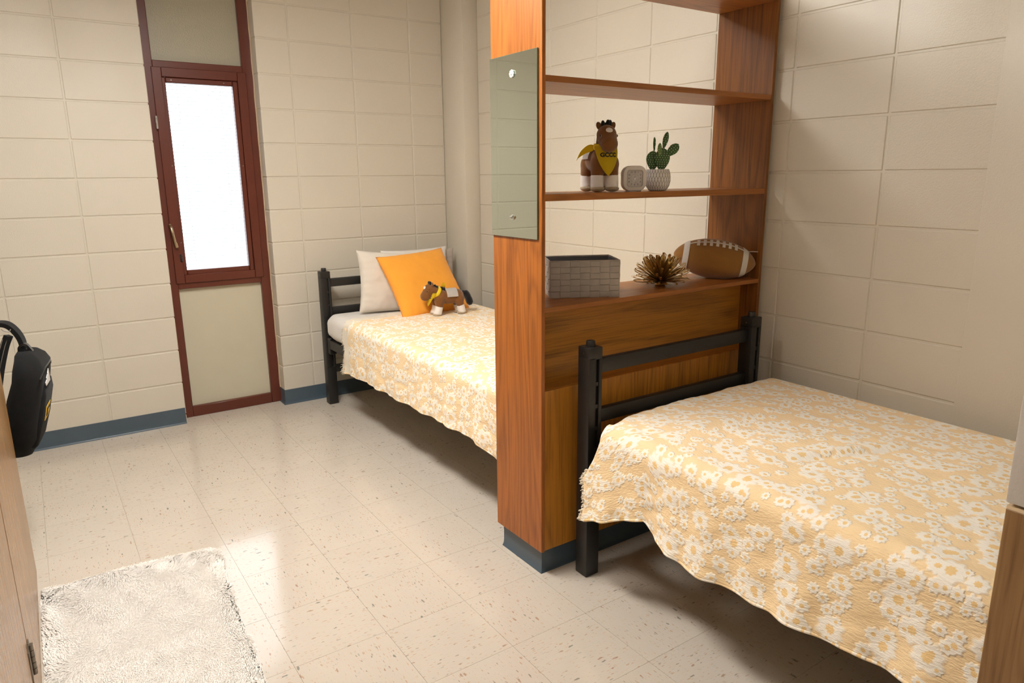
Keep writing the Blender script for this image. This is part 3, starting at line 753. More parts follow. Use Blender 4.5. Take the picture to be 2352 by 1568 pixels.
# ------------------------------------------------------------------ plush horses (facing local -y)
def KH(v): return .042*max(0.0, 1-v**2.1)**.85+.0006
def plush_horse(name, label, loc, rz, pose):
    root = thing(name, loc, label, 'plush toy', rz)
    hz, hy = pose['head_z'], pose['head_y']          # head centre
    bm = NB()
    ell(bm, (0, .035, .115), (.047, .078, .047)); ell(bm, (0, -.025, .115), (.046, .045, .050)); ell(bm, (0, .085, .110), (.044, .044, .048))
    nk0, nk1 = Vector((0, -.035, .135)), Vector((0, hy+.018, hz+.005))
    for k in range(7): p = nk0.lerp(nk1, k/6); ell(bm, p, (.036-.001*k, .036-.001*k, .034), u=14, v=10)
    ell(bm, (0, hy, hz+.008), (.036, .038, .036)); mz = pose['muzzle']
    ell(bm, (0, hy+mz[0]*.5, hz+mz[1]*.5), (.034, .034, .033)); ell(bm, (0, hy+mz[0], hz+mz[1]), (.032, .030, .030))
    legs = [(-.028, -.045), (.028, -.045), (-.027, .095), (.027, .095)]
    for x, y in legs:
        cyl(bm, (x, y, .055), (x*.95, y*.95, .09), .0235, .026, 14); ell(bm, (x*.85, y*.92, .098), (.030, .034, .040))
    body = remeshed('body', bm, MT['brown'], root, .004, 5)
    for x, y in legs:
        bm = NB(); sp = pose.get('splay', 0); x2 = x; y2 = y+sp*(-1 if y < 0 else 1)
        cyl(bm, (x2, y2, .014), (x, y, .062), .0245, .0240, 16); ell(bm, (x2, y2-.002, .022), (.0245, .026, .018), u=14, v=10)
        lg = remeshed('leg', bm, MT['whitefur'], root, .0035, 4, label='white lower leg')
        bm = NB(); ell(bm, (x2, y2-.004, .012), (.0255, .029, .012), u=16, v=10)
        for v in bm.verts: v.co.z = max(v.co.z, .0005)
        ho = obj('hoof', bm, MT['tan'], lg, world=False)
    for s in (-1, 1):
        bm = NB(); ell(bm, (0, 0, 0), (.010, .007, .015), u=12, v=8)
        bmesh.ops.transform(bm, matrix=Matrix.Translation((s*.026, hy+.010, hz+.040)) @ Matrix.Rotation(s*.35, 4, 'Y'), verts=bm.verts)
        obj('ear', bm, MT['brown'], root, world=False)
        bm = NB(); ell(bm, (s*.0295, hy+mz[0]*.30-.016, hz+mz[1]*.25+.010), (.003, .0055, .0055), u=12, v=8); e = obj('eye', bm, MT['eyering'], root, world=False)
        bm = NB(); ell(bm, (s*.0312, hy+mz[0]*.30-.0172, hz+mz[1]*.25+.010), (.0025, .0042, .0042), u=12, v=8); obj('pupil', bm, MT['eye'], e, world=False)
    bm = NB(); ell(bm, (0, hy-.0245, hz+.020), (.0155, .0135, .0125), Matrix.Rotation(.5, 3, 'X')); obj('blaze', bm, MT['whitefur'], root, world=False, label='white forehead patch')
    # mane: tufts from forelock down the neck
    bm = NB(); rnd = random.Random(5)
    for k in range(26):
        t = k/25; p = Vector((0, hy-.004, hz+.048)).lerp(Vector((0, hy+.046, hz+.018)), min(1, t*1.6)) if t < .62 else Vector((0, hy+.046, hz+.018)).lerp(Vector((0, -.005, .165)), (t-.62)/.38)
        ell(bm, p+Vector((rnd.uniform(-.015, .015), rnd.uniform(-.006, .006), rnd.uniform(-.004, .004))), (.0075, .008, .012), u=8, v=6)
    remeshed('mane', bm, MT['blackfur'], root, .0024, 1)
    bm = NB(); tube(bm, catmull([(0, .118, .135), (0, .146, .125), (0, .166, .085), (0, .174, .050)], 5), [.014]*4+[.021]*6+[.022]*4+[.014]*2, 10); remeshed('tail', bm, MT['blackfur'], root, .004, 2)
    # saddle blanket
    bm = NB(); g = []
    for i in range(13):
        a = -1.5+3.0*i/12; r = []
        for j in range(7):
            y = .002+.072*j/6; wd = .0505 if j not in (0, 6) else .050
            r.append(bm.verts.new((math.sin(a)*(wd+.0015), y, .115+math.cos(a)*.0515)))
        g.append(r)
    for i in range(12):
        for j in range(6): bm.faces.new((g[i][j], g[i+1][j], g[i+1][j+1], g[i][j+1]))
    bmesh.ops.solidify(bm, geom=bm.faces[:], thickness=-.003); obj('saddle_blanket', bm, MT['whitefur'], root, world=False)
    # bandana: neck band, front triangle, knot tails, lettering
    nc = nk0.lerp(nk1, .42); ax = (nk1-nk0).normalized()
    bm = NB(); prof = []
    q = Vector((0, 0, 1)).rotation_difference(ax).to_matrix().to_4x4(); mt = Matrix.Translation(nc) @ q
    lathe(bm, [(.0385, -.012), (.0415, -.006), (.041, .004), (.038, .010)], 24, cap_b=False); bmesh.ops.transform(bm, matrix=mt, verts=bm.verts)
    ban = obj('bandana', bm, MT['yellow'], root, world=False)
    top = nc+ax*-.002; rows_ = 11; g = []; bm = NB(); tri_top = top.z+.002; tri_bot = pose['tri_bot']
    def bsurf(u, v):     # u -1..1 across, v 0..1 down
        half = KH(v); x = half*u; z = tri_top-(tri_top-tri_bot)*v
        y = nc.y-.045-.012*v*(1-v)*2+abs(u)**2*.030*(1-v)-pose['tri_out']*v
        return Vector((x, y, z))
    for i in range(rows_):
        g.append([bm.verts.new(bsurf(-1+2*j/10, i/(rows_-1))) for j in range(11)])
    for i in range(rows_-1):
        for j in range(10): bm.faces.new((g[i][j], g[i][j+1], g[i+1][j+1], g[i+1][j]))
    bmesh.ops.solidify(bm, geom=bm.faces[:], thickness=.0016); bmesh.ops.recalc_face_normals(bm, faces=bm.faces)
    obj('kerchief', bm, MT['yellow'], ban, world=False, ang=70)
    bm = NB(); sd = pose['tail_side']; b0 = nc+Vector((sd*.034, .018, -.004))
    tl = catmull([b0, b0+Vector((sd*.022, .012, -.004)), b0+Vector((sd*.048, .016, -.022)), b0+Vector((sd*.062, .018, -.046))] if not pose['tail_up'] else [nc+Vector((0, .036, .01)), nc+Vector((.006, .045, .035)), nc+Vector((.004, .050, .062))], 5)
    L_ = len(tl); g = []
    for i, p in enumerate(tl):
        w_ = .015*math.sin(PI*min(.97, .22+.75*i/(L_-1))); g.append([bm.verts.new(p+Vector((.3*w_*s, 0, s*w_))) for s in (-1, 0, 1)] if not pose['tail_up'] else [bm.verts.new(p+Vector((0, s*w_, 0))) for s in (-1, 0, 1)])
    for i in range(L_-1):
        for j in range(2): bm.faces.new((g[i][j], g[i][j+1], g[i+1][j+1], g[i+1][j]))
    bmesh.ops.solidify(bm, geom=bm.faces[:], thickness=.0015); obj('knot_tail', bm, MT['yellow'], ban, world=False, ang=80)
    # lettering wrapped onto the kerchief
    cu = bpy.data.curves.new('t', 'FONT'); cu.body = 'GCCC'; cu.size = .0205; cu.extrude = .0004; cu.align_x = 'CENTER'; cu.align_y = 'CENTER'; cu.offset = .0009; cu.resolution_u = 2; cu.space_character = 1.0
    to = bpy.data.objects.new('temporary', cu); COL.objects.link(to); me = evalmesh(to); bpy.data.objects.remove(to); bpy.data.curves.remove(cu)
    me.materials.clear(); me.name = 'lettering'
    bm = NB(); bm.from_mesh(me); bmesh.ops.subdivide_edges(bm, edges=[e for e in bm.edges if e.calc_length() > .004], cuts=2)
    for v in bm.verts:
        vv = .30-v.co.y/(tri_top-tri_bot); half = KH(vv); p = bsurf(v.co.x/half, vv); p.y -= .0014+v.co.z; v.co = p
    bm.to_mesh(me); bm.free(); finish(me, MT['ink'], False); link('lettering', me, ban)
    return root
plush_horse('plush_horse', 'brown plush horse with yellow GCCC bandana on the bookcase shelf', (1.418, -2.535, 1.4145), math.radians(-24),
            dict(head_z=.192, head_y=-.058, muzzle=(-.032, -.024), tri_bot=.058, tri_out=.006, tail_side=-1, tail_up=False))
plush_horse('plush_horse', 'brown plush horse with yellow bandana standing against the orange cushion', (1.715, -.765, .6345), math.radians(-98),
            dict(head_z=.158, head_y=-.095, muzzle=(-.030, -.030), tri_bot=.062, tri_out=.012, tail_side=-1, tail_up=True, splay=.012))

# ------------------------------------------------------------------ alarm clock
CK = thing('alarm_clock', (1.530, -2.592, 1.4145), 'small beige square alarm clock on the shelf beside the cactus', 'clock', math.radians(-26))
def rsq(w, h, r, n=8):
    out = []
    for cx, cz, a0 in ((w/2-r, h/2-r, 0), (-w/2+r, h/2-r, 90), (-w/2+r, -h/2+r, 180), (w/2-r, -h/2+r, 270)):
        for k in range(n+1): a = math.radians(a0+90*k/n); out.append((cx+r*math.cos(a), cz+r*math.sin(a)))
    return out
def loft(bm, sections, cap0=True, cap1=True):
    R_ = [[bm.verts.new(p) for p in s] for s in sections]; m = len(R_[0])
    for a, b in zip(R_[:-1], R_[1:]):
        for k in range(m): bm.faces.new((a[k], a[(k+1) % m], b[(k+1) % m], b[k]))
    if cap0: bm.faces.new(R_[0][::-1])
    if cap1: bm.faces.new(R_[-1])
    bmesh.ops.recalc_face_normals(bm, faces=bm.faces); return bm
cz = .0475
def sec(w, r, y): return [(x, y, z+cz) for x, z in rsq(w, w, r)]
bm = loft(NB(), [sec(.078, .022, .022), sec(.088, .027, .018), sec(.092, .029, .004), sec(.092, .029, -.010), sec(.088, .028, -.018), sec(.066, .014, -.0195), sec(.061, .011, -.0185), sec(.059, .010, -.013)], True, True)
body = obj('case', bm, MT['clock'], CK, world=False, ang=50)
obj('dial', loft(NB(), [sec(.0585, .010, -.0125), sec(.0585, .010, -.0136)]), MT['face'], CK, world=False)
obj('rim', loft(NB(), [sec(.0625, .0115, -.0186), sec(.0625, .0115, -.0204), sec(.0585, .0098, -.0204), sec(.0585, .0098, -.0160)], False, False), MT['lens'], CK, world=False)
fm = Matrix.Translation((0, -.0139, cz)) @ Matrix.Rotation(PI/2, 4, 'X')
for k in range(1, 13):
    a = PI/2-2*PI*k/12; rr = .0225/max(abs(math.cos(a)), abs(math.sin(a)))**.75
    text_mesh('numeral', str(k), .0088, .0002, MT['dark'], CK, fm @ Matrix.Translation((rr*math.cos(a), rr*math.sin(a), 0)), .00008)
bm = NB()
for k in range(60):
    a = 2*PI*k/60; box(bm, (-.0002, .0150, 0), (.0002, .0162, .0003)); 
    bmesh.ops.transform(bm, matrix=Matrix.Rotation(a, 4, 'Z'), verts=bm.verts[-8:])
bmesh.ops.transform(bm, matrix=fm, verts=bm.verts); obj('minute_track', bm, MT['dark'], CK, world=False, smooth=False)
def hand(name, ang, ln, wd, mat, zo):
    bm = NB(); vs = [(-wd/2, -.002), (wd/2, -.002), (wd*.35, ln), (-wd*.35, ln)]
    f = [bm.verts.new((x, y, zo)) for x, y in vs]; g = [bm.verts.new((x, y, zo+.0006)) for x, y in vs]
    bm.faces.new(f[::-1]); bm.faces.new(g)
    for k in range(4): bm.faces.new((f[k], f[(k+1) % 4], g[(k+1) % 4], g[k]))
    bmesh.ops.transform(bm, matrix=fm @ Matrix.Rotation(-ang, 4, 'Z'), verts=bm.verts); obj(name, bm, mat, CK, world=False, smooth=False)
hand('hour_hand', math.radians(208), .0155, .0032, MT['silver'], .0005); hand('minute_hand', math.radians(172), .0175, .0026, MT['silver'], .0012)
hand('second_hand', math.radians(68), .0215, .0009, MT['white'], .0018); hand('alarm_hand', math.radians(0), .010, .0009, MT['dark'], .0003)
for x in (-.02, .02): obj('foot', box(NB(), (x-.008, -.012, 0), (x+.008, .012, .003), .001), MT['clock'], CK, world=False)

# ------------------------------------------------------------------ potted cactus
PC = thing('potted_cactus', (1.664, -2.585, 1.4145), 'potted green cactus with white dots in a grey lattice pot', 'plant')
bm = lathe(NB(), [(.028, 0), (.034, .002), (.0445, .018), (.0485, .036), (.0485, .052), (.046, .068), (.042, .0785), (.041, .0805), (.037, .079), (.037, .070)], 64, PC.location, True, True, False)
obj('pot', bm, MT['pot'], PC)
obj('soil', lathe(NB(), [(.038, .071), (.037, .073), (.0, .074)], 24, PC.location, False, False), MT['soil'], PC)
cdir = Vector((.63, -.77, 0)); vdir = Vector((.77, .63, 0))     # across the view / away from it
def pad(name, base, tip, wid, th, mat, spots, seed, pos=.58, turn=0.0, label=None):
    """flattened pad from base to tip (points as (across, depth, height) in the pot's frame)"""
    o = Vector(PC.location); P = lambda q: o+cdir*q[0]+vdir*q[1]+Vector((0, 0, q[2]))
    a, b = P(base), P(tip); ax = (b-a); ln = ax.length; ax.normalize()
    side = cdir*math.cos(turn)+vdir*math.sin(turn); side = (side-ax*side.dot(ax)).normalized(); nrm = ax.cross(side).normalized()
    bm = NB(); rings = []; n = 18; K = 14
    for i in range(K+1):
        t = i/K; w = wid/2*math.sin(PI*t**(math.log(.5)/math.log(pos)))**.62 if 0 < t < 1 else .0
        if i == 0: w = wid*.16
        tt = th/2*(clamp(w/(wid/2)))**.6
        rings.append([bm.verts.new(a+ax*ln*t+side*w*math.cos(2*PI*k/n)+nrm*tt*math.sin(2*PI*k/n)) for k in range(n)])
    for r0, r1 in zip(rings[:-1], rings[1:]):
        for k in range(n): bm.faces.new((r0[k], r0[(k+1) % n], r1[(k+1) % n], r1[k]))
    bm.faces.new(rings[0][::-1]); bmesh.ops.remove_doubles(bm, verts=bm.verts, dist=.0002); bmesh.ops.recalc_face_normals(bm, faces=bm.faces)
    pd = obj(name, bm, mat, PC, label=label)
    if spots:
        sb = NB(); sp = spots; cnt = 0; nz = int(ln/sp)
        for iz in range(nz+1):
            t = (iz+.5)/(nz+1); w = wid/2*math.sin(PI*t**(math.log(.5)/math.log(pos)))**.62
            nx = max(1, int(2*w/sp))
            for ix in range(nx):
                u = (ix+.5+(.25 if iz % 2 else -.25))/nx*2-1
                if abs(u) > .93: continue
                hh = th/2*clamp(w/(wid/2))**.6*math.sqrt(1-u*u)
                for sg in (-1, 1): ell(sb, a+ax*ln*t+side*w*u+nrm*sg*hh, (.0016, .0016, .0016), u=6, v=4)
        obj('areoles', sb, MT['spine'], pd, kind='stuff')
    return pd
pad('pad', (-.022, .0, .070), (-.022, .010, .150), .054, .017, MT['cactus'], .0085, 1, .60, .5)
pad('pad', (.012, -.006, .070), (.016, -.004, .160), .058, .017, MT['cactus'], .0085, 2, .58)
pad('pad', (.026, -.006, .124), (.074, -.004, .172), .036, .012, MT['cactus'], .0085, 3, .62)
pad('pad', (.016, .0, .150), (.030, .006, .219), .021, .010, MT['cactus'], .008, 4, .6)
pad('pad', (-.018, .008, .143), (-.018, .008, .201), .012, .009, MT['cactus'], .0095, 5, .62, 1.3)
pad('young_pad', (.004, -.012, .128), (.005, -.016, .178), .017, .010, MT['young'], .008, 6, .55)

# ------------------------------------------------------------------ woven basket
BR = -math.atan2(.127, .229)
BS = thing('woven_basket', (1.374, -2.478, 1.0275), 'grey woven rectangular basket on the lower shelf', 'basket', BR)
bw, bd, bh = .262, .178, .138
def strip(bm, path, wdir, w, t=.0012):
    P = [Vector(p) for p in path]; wv = Vector(wdir)*w/2; rr = []
    for i, p in enumerate(P):
        d = (P[min(i+1, len(P)-1)]-P[max(i-1, 0)]).normalized(); nn = d.cross(Vector(wdir)).normalized()*t/2
        rr.append([bm.verts.new(p+wv+nn), bm.verts.new(p-wv+nn), bm.verts.new(p-wv-nn), bm.verts.new(p+wv-nn)])
    for a, b in zip(rr[:-1], rr[1:]):
        for k in range(4): bm.faces.new((a[k], a[(k+1) % 4], b[(k+1) % 4], b[k]))
    bm.faces.new(rr[0][::-1]); bm.faces.new(rr[-1]); return bm
nrow = 6; rh = bh/nrow
sides = [(Vector((-bw/2, -bd/2, 0)), Vector((1, 0, 0)), bw, 7), (Vector((bw/2, -bd/2, 0)), Vector((0, 1, 0)), bd, 5), (Vector((bw/2, bd/2, 0)), Vector((-1, 0, 0)), bw, 7), (Vector((-bw/2, bd/2, 0)), Vector((0, -1, 0)), bd, 5)]
for o_, d_, ln, nc in sides:
    nrm = Vector((d_.y, -d_.x, 0)); cw = ln/nc
    for r in range(nrow):
        z = rh*(r+.5); path = []
        for c in range(nc):
            s = 1 if (c+r) % 2 == 0 else -1
            for q in (.12, .5, .88): path.append(o_+d_*(cw*(c+q))+nrm*(.0026*s*(1.1 if q == .5 else .8)+.0006*NZ(r*3+c, q*7))+Vector((0, 0, z+.0012*NZ(c*1.7, r*2.3))))
        path = [o_+Vector((0, 0, z))]+path+[o_+d_*ln+Vector((0, 0, z))]
        obj('weft_strip', strip(NB(), path, (0, 0, 1), rh*.97), MT['weave'], BS, world=False, ang=30)
    for c in range(nc):
        path = []
        for r in range(nrow):
            s = -1 if (c+r) % 2 == 0 else 1
            for q in (.12, .5, .88): path.append(o_+d_*(cw*(c+.5))+nrm*(.0026*s*(1.1 if q == .5 else .8))+Vector((0, 0, rh*(r+q))))
        path = [o_+d_*(cw*(c+.5))]+path
        obj('warp_strip', strip(NB(), path, d_, cw*.95), MT['weave'], BS, world=False, ang=30)
obj('bottom', box(NB(), (-bw/2+.001, -bd/2+.001, .0), (bw/2-.001, bd/2-.001, .003)), MT['weave_in'], BS, world=False)
bm = NB()
pr = [(-bw/2, -bd/2), (bw/2, -bd/2), (bw/2, bd/2), (-bw/2, bd/2)]
for a, b in zip(pr, pr[1:]+pr[:1]): tube(bm, [(*a, bh), ((a[0]+b[0])/2, (a[1]+b[1])/2, bh), (*b, bh)], .0022, 6)
for a in pr: tube(bm, [(*a, 0), (*a, bh/2), (*a, bh)], .0022, 6)
obj('rim_wire', bm, MT['weave'], BS, world=False)
bm = NB()
for o_, d_, ln, nc in sides:
    a = o_+Vector((0, 0, .003))-Vector((d_.y, -d_.x, 0))*.0042; strip(bm, [a+Vector((0, 0, bh/2-.003)), a+d_*ln/2+Vector((0, 0, bh/2-.003)), a+d_*ln+Vector((0, 0, bh/2-.003))], (0, 0, 1), bh-.006, .0006)
obj('lining', bm, MT['weave_in'], BS, world=False, label='dark inside lining')

# ------------------------------------------------------------------ gold ribbon bow
BW = thing('gift_bow', (1.778, -2.512, 1.0275), 'gold looped ribbon bow on the lower shelf beside the football', 'bow')
lm = NB(); N = 16; pts = []
for k in range(N+1):
    a = 2*PI*k/N; r = .5*(1+math.cos(a)); t = k/N
    x = .5*(1-math.cos(a)); zz = .085*math.sin(a)*(x**.8) if 0 < x else 0
    pts.append((x, 0, zz))
strip(lm, pts, (0, 1, 0), .062, .006); lme = bpy.data.meshes.new('ribbon_loop'); lm.to_mesh(lme); lm.free(); finish(lme, MT['gold'], True, 80)
rnd = random.Random(11); cnt = 0
for ringi, (el, nn, ln) in enumerate(((5, 24, .108), (20, 23, .112), (36, 21, .112), (52, 17, .110), (67, 11, .106), (82, 5, .104))):
    for k in range(nn):
        az = 2*PI*(k+.5*(ringi % 2))/nn+rnd.uniform(-.08, .08); e = math.radians(el+rnd.uniform(-5, 5)); L_ = ln*rnd.uniform(.92, 1.05)
        o = link('ribbon_loop', lme, BW)
        d = Vector((math.cos(az)*math.cos(e), math.sin(az)*math.cos(e), math.sin(e)))
        o.rotation_mode = 'QUATERNION'; o.rotation_quaternion = (Matrix.Rotation(az, 4, 'Z') @ Matrix.Rotation(-e, 4, 'Y') @ Matrix.Rotation(rnd.uniform(-.35, .35), 4, 'X')).to_quaternion()
        o.location = (0, 0, .016); o.scale = (L_*1.10, L_*1.35, L_*.95)
obj('core', lathe(NB(), [(.02, 0), (.024, .004), (.018, .018), (0, .022)], 16, BW.location), MT['gold'], BW)

# ------------------------------------------------------------------ plush football
FB = thing('plush_football', (2.112, -2.508, 1.0275), 'brown plush football with white stripes and laces on the lower shelf', 'football', math.radians(-47))
fa, fr = .176, .086; tilt = Matrix.Translation((0, 0, fr*.985)) @ Matrix.Rotation(math.radians(7), 4, 'Y') @ Matrix.Rotation(math.radians(0), 4, 'X')
def fpt(u, ang, off=0.0):
    r = fr*(1-abs(u)**2.15)**.62+off*(1-abs(u)**6); return Vector((u*fa, -math.cos(ang)*r, math.sin(ang)*r))
bm = NB(); NU, NA = 36, 32; rings = []
for i in range(NU+1):
    u = -math.cos(PI*i/NU); rings.append([bm.verts.new(fpt(u, 2*PI*k/NA)) for k in range(NA)])
for a, b in zip(rings[:-1], rings[1:]):
    for k in range(NA): bm.faces.new((a[k], a[(k+1) % NA], b[(k+1) % NA], b[k]))
bmesh.ops.remove_doubles(bm, verts=bm.verts, dist=.0005); bmesh.ops.recalc_face_normals(bm, faces=bm.faces); bmesh.ops.transform(bm, matrix=tilt, verts=bm.verts)
obj('cover', bm, MT['ball'], FB, world=False, ang=80)
def fpatch(u0, u1, a0, a1, off, nu=6, na=24):
    bm = NB(); g = [[bm.verts.new(fpt(u0+(u1-u0)*i/nu, a0+(a1-a0)*k/na, off)) for k in range(na+1)] for i in range(nu+1)]
    for i in range(nu):
        for k in range(na): bm.faces.new((g[i][k], g[i][k+1], g[i+1][k+1], g[i+1][k]))
    bmesh.ops.remove_doubles(bm, verts=bm.verts, dist=.0001); bmesh.ops.solidify(bm, geom=bm.faces[:], thickness=.0012); bmesh.ops.recalc_face_normals(bm, faces=bm.faces)
    bmesh.ops.transform(bm, matrix=tilt, verts=bm.verts); return bm
for s in (-1, 1): obj('stripe', fpatch(*sorted((s*.64, s*.775)), 0, 2*PI, .0012, 4, 40), MT['ballw'], FB, world=False, ang=80, label='white stripe')
la = math.radians(58)
obj('lace_strip', fpatch(-.66, .66, la-.045, la+.045, .0014, 24, 3), MT['ballw'], FB, world=False, ang=80, label='white lace strip')
for k in range(7):
    u = -.45+.9*k/6; obj('lace_bar', fpatch(u-.035, u+.035, la-.26, la+.20, .0024, 3, 8), MT['ballw'], FB, world=False, ang=80, label='white lace bar')
bm = NB(); p0 = tilt @ fpt(.72, la, .002); tube(bm, [p0, p0+Vector((.02, -.004, .004)), p0+Vector((.045, -.006, .003))], .0012, 6); obj('hang_cord', bm, MT['white'], FB, world=False)

# ------------------------------------------------------------------ wardrobe at the left edge
WD = thing('wardrobe', (-.83, -2.45, 0), 'pale oak wardrobe with hinged panels at the left edge', 'wardrobe')
WFX = -.515
obj('carcass', box(NB(), (-1.148, -3.45, .0), (WFX-.022, -1.502, 2.1), .002), MT['wardrobe'], WD)
obj('door', box(NB(), (WFX-.02, -2.497, .004), (WFX, -1.500, 2.1), .003), MT['wardrobe'], WD)
obj('door', box(NB(), (WFX-.02, -3.45, .004), (WFX, -2.510, 2.1), .003), MT['wardrobe'], WD)
for z in (.245, 1.85):
    bm = NB(); box(bm, (WFX-.001, -2.545, z-.045), (WFX+.003, -2.508, z+.045), .001); box(bm, (WFX-.001, -2.499, z-.045), (WFX+.003, -2.475, z+.045), .001)
    hg = obj('hinge', bm, MT['steel'], WD, label='worn steel hinge')
    for k in range(5): obj('knuckle', cyl(NB(), (WFX+.006, -2.5035, z-.045+.018*k+.0008), (WFX+.006, -2.5035, z-.027+.018*k-.0008), .0065, n=12), MT['steel'], hg)
obj('hook', tube(NB(), catmull([(-.545, -1.500, .925), (-.545, -1.36, .925), (-.545, -1.24, .93), (-.545, -1.20, .955)], 5), .006, 8), MT['bagtrim'], WD)

# ------------------------------------------------------------------ backpack hanging from the wardrobe hook
BP = thing('backpack', (-.455, -1.29, .40), 'black backpack with white stripes and a yellow badge hanging beside the wardrobe', 'backpack', math.radians(-9))
def bsec(z, x0, x1, hw, r):
    pts = rsq(x1-x0, hw*2, r, 6); return [((x0+x1)/2+x, -1.29+y, z) for x, y in pts]
bm = loft(NB(), [bsec(.425, -.512, -.462, .075, .02), bsec(.435, -.520, -.440, .10, .03), bsec(.50, -.518, -.412, .135, .045), bsec(.58, -.508, -.395, .142, .05), bsec(.66, -.490, -.376, .142, .05), bsec(.73, -.468, -.362, .138, .05),
              bsec(.775, -.458, -.358, .130, .045), bsec(.805, -.450, -.368, .110, .038), bsec(.825, -.446, -.385, .085, .028), bsec(.834, -.442, -.40, .05, .018)])
for v in bm.verts:
    k = .006*NZ(v.co.x*18, v.co.y*18, v.co.z*14); v.co += Vector((k, k, 0))
pk = obj('main_compartment', bm, MT['bag'], BP, ang=70)
bm = loft(NB(), [bsec(.455, -.452, -.428, .09, .011), bsec(.47, -.45, -.414, .105, .016), bsec(.56, -.42, -.386, .108, .016), bsec(.66, -.40, -.362, .105, .017), bsec(.70, -.39, -.362, .09, .013), bsec(.712, -.385, -.368, .07, .008)])
obj('front_pocket', bm, MT['bag'], BP, ang=70)
obj('zipper', tube(NB(), catmull([(-.366, -1.43, .742), (-.355, -1.36, .768), (-.352, -1.29, .772), (-.355, -1.22, .768), (-.366, -1.15, .742)], 6), .003, 6), MT['bagtrim'], BP)
obj('top_handle', tube(NB(), catmull([(-.437, -1.30, .826), (-.432, -1.31, .852), (-.412, -1.31, .858), (-.396, -1.30, .826)], 6), 0, flat=(.024, .009), side=(0, 1, 0)), MT['bagtrim'], BP)
# shoulder strap over the hook, then webbing back down to the base
arch = catmull([(-.428, -1.29, .812), (-.425, -1.29, .862), (-.438, -1.29, .905), (-.465, -1.29, .938), (-.505, -1.29, .944), (-.545, -1.29, .938), (-.575, -1.29, .905), (-.580, -1.29, .86)], 6)
st = obj('shoulder_strap', tube(NB(), arch, 0, flat=(.062, .016), side=(0, 1, 0)), MT['bag'], BP, ang=50)
obj('webbing', tube(NB(), catmull([(-.455, -1.345, .905), (-.475, -1.345, .86), (-.500, -1.345, .78), (-.520, -1.345, .70), (-.530, -1.345, .66), (-.520, -1.345, .625), (-.512, -1.345, .55)], 6), 0, flat=(.030, .016), side=(.5, .86, 0)), MT['bag'], st)
for dx in (-.010, .004):
    obj('web_edge', tube(NB(), catmull([(-.463+dx, -1.358, .895), (-.480+dx, -1.358, .85), (-.503+dx, -1.358, .78), (-.520+dx, -1.358, .71)], 5), .0012, 5), MT['webline'], st)
obj('strap_adjuster', tube(NB(), catmull([(-.478, -1.327, .929), (-.470, -1.327, .921), (-.455, -1.327, .916), (-.449, -1.327, .925)], 4), .0017, 6), MT['webline'], st)
obj('loose_strap', tube(NB(), catmull([(-.505, -1.36, .44), (-.514, -1.36, .40), (-.520, -1.36, .35), (-.517, -1.36, .315)], 5), 0, flat=(.018, .004), side=(.7, .7, 0)), MT['bagtrim'], BP)
# three slanted bars on the front pocket, yellow badge below
def pslab(name, pts, mat, dx=.0):
    """thin slab lying on the front of the bag: pts (y,z)"""
    bm = NB(); fx = lambda z: interp(z, [.47, .56, .66, .70, .73, .775], [-.414, -.386, -.362, -.3615, -.3605, -.357])+.0015+dx
    f = [bm.verts.new((fx(z), y, z)) for y, z in pts]; g = [bm.verts.new((fx(z)+.002, y, z)) for y, z in pts]
    n = len(pts); bm.faces.new(f[::-1]); bm.faces.new(g)
    for k in range(n): bm.faces.new((f[k], f[(k+1) % n], g[(k+1) % n], g[k]))
    bmesh.ops.recalc_face_normals(bm, faces=bm.faces); return obj(name, bm, mat, BP, smooth=False)
for k, hgt in enumerate((.020, .036, .052)):
    y0 = -1.372+.034*k; pslab('logo_bar', [(y0, .701), (y0+.026, .701), (y0+.026-.010*hgt/.02*.7, .701+hgt), (y0-.006-.010*hgt/.02*.5, .701+hgt*.75)], MT['white'], .001)
pslab('badge', [(-1.38, .565), (-1.28, .565), (-1.28, .620), (-1.38, .620)], MT['badge'], .0015); pslab('badge_mark', [(-1.36, .577), (-1.30, .577), (-1.30, .608), (-1.36, .608)], MT['ink'], .0036); pslab('badge_mark', [(-1.348, .585), (-1.312, .585), (-1.312, .600), (-1.348, .600)], MT['badge'], .0050)

BP.location.x -= .014

# ------------------------------------------------------------------ shaggy rug
RG = thing('shag_rug', (-.2, -2.4, 0), 'fluffy off-white shag rug lying on the floor beside the wardrobe', 'rug')
outline = [(-.503, -1.665), (-.42, -1.672), (-.30, -1.662), (-.165, -1.678), (-.02, -1.690), (.070, -1.708), (.100, -1.730), (.098, -1.80), (.083, -1.89), (.070, -2.05), (.052, -2.33), (.040, -2.64), (.03, -3.05), (-.505, -3.05)]
def rx1(y): return interp(-y, [1.73, 1.80, 1.89, 2.05, 2.33, 2.64, 3.05], [.100, .098, .083, .070, .052, .040, .03])
def ry1(x): return interp(x, [-.503, -.42, -.30, -.165, -.02, .070, .100], [-1.665, -1.672, -1.662, -1.678, -1.690, -1.708, -1.730])
def rz(x, y):
    return .011+.0045*NZ(x*5, y*4)+.018*math.exp(-((x-.06)**2+(y+1.76)**2)/.004)+.006*math.sin((x*3.2+y)*14)*math.exp(-((y+1.85)/.2)**2)
bm = NB(); nx, ny = 50, 120; g = []
for i in range(nx+1):
    r = []
    for j in range(ny+1):
        t = i/nx; y = -3.05+(ry1(-.503+.6*t)+3.05)*j/ny; x = -.505+(rx1(y)+.505)*t
        r.append(bm.verts.new((x, y, max(.004, rz(x, y)*min(1, 8*min(t, 1-t, j/ny, 1-j/ny)+.15)))))
    g.append(r)
for i in range(nx):
    for j in range(ny): bm.faces.new((g[i][j], g[i+1][j], g[i+1][j+1], g[i][j+1]))
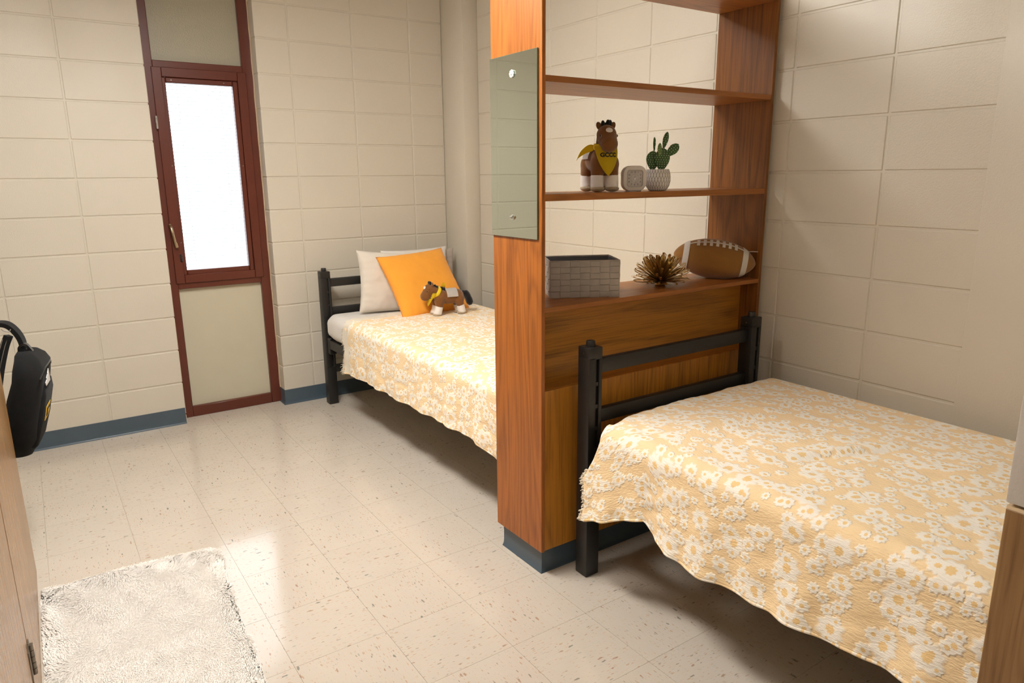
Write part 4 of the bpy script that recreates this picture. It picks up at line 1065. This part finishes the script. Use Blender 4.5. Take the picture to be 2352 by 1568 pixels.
bmesh.ops.solidify(bm, geom=bm.faces[:], thickness=.003); obj('backing', bm, MT['rug'], RG, ang=80)
rnd = random.Random(2); VV = []; FF = []
ox, oy, oz = RG.location
for k in range(62000):
    x = rnd.uniform(-.508, .10); y = rnd.uniform(-3.0, -1.655)
    if y > ry1(x)+.004 or x > rx1(y)+.004: continue
    if y < -2.75 and rnd.random() < .5: continue
    ed = min(x+.508, rx1(y)-x, ry1(x)-y)
    z = max(.003, rz(x, y)*min(1, max(0, ed)/.03+.25)-.003)
    a = 2*PI*NZ(x*3, y*3, 3.0)+2*PI*.18*NZ(x*22, y*22)+rnd.uniform(-.5, .5)-1.2; le = rnd.uniform(.010, .020); up = rnd.uniform(.05, .20)
    d = Vector((math.cos(a)*le, math.sin(a)*le, le*up)); s = Vector((-math.sin(a), math.cos(a), 0))*rnd.uniform(.0009, .0016)
    if x+d.x < WFX+.002: d.x = abs(d.x)
    p = Vector((x-ox, y-oy, z-oz)); i = len(VV)
    VV += [p-s, p+s, p+d*.55+s*.8+Vector((0, 0, le*.22)), p+d*.55-s*.8+Vector((0, 0, le*.22)), p+d+Vector((0, 0, -le*.1))]
    FF += [(i, i+1, i+2, i+3), (i+3, i+2, i+4)]
me = bpy.data.meshes.new('pile'); me.from_pydata(VV, [], FF); finish(me, MT['rug'], True, 180)
link('pile', me, RG, kind='stuff', label='off-white shaggy pile')

# ------------------------------------------------------------------ right foreground: oak panel with a grey board on top
JB = thing('end_panel', (1.02, -4.3, 0), 'worn oak panel standing upright at the right edge beside the nearer bed', 'panel')
bm = NB(); box(bm, (1.0, -4.5, 0), (1.035, -4.1045, .893), .0015); obj('core_panel', bm, MT['jamb'], JB)
bm = NB(); prevz = None; pts = []
n = 40
lo_ = [bm.verts.new((1.0005, -4.499+.394*k/n, .893)) for k in range(n+1)]; hi_ = [bm.verts.new((1.0015, -4.499+.394*k/n, .8985+.004*NZ(k*.7, 1.0))) for k in range(n+1)]
lo2 = [bm.verts.new((1.034, -4.499+.394*k/n, .893)) for k in range(n+1)]; hi2 = [bm.verts.new((1.033, -4.499+.394*k/n, .9+.004*NZ(k*.7, 5.0))) for k in range(n+1)]
for k in range(n):
    bm.faces.new((lo_[k], lo_[k+1], hi_[k+1], hi_[k])); bm.faces.new((hi_[k], hi_[k+1], hi2[k+1], hi2[k])); bm.faces.new((hi2[k], hi2[k+1], lo2[k+1], lo2[k]))
bm.faces.new((lo_[n], lo2[n], hi2[n], hi_[n])); bm.faces.new((lo_[0], hi_[0], hi2[0], lo2[0])); bmesh.ops.recalc_face_normals(bm, faces=bm.faces)
obj('splintered_top', bm, MT['raw_wood'], JB, label='pale splintered top edge')
tag(obj('upright_board', box(NB(), (.998, -4.5, .9045), (1.037, -4.1025, 1.75), .004, 2), MT['board']), 'grey-white board standing on the worn oak panel at the right edge', 'board')
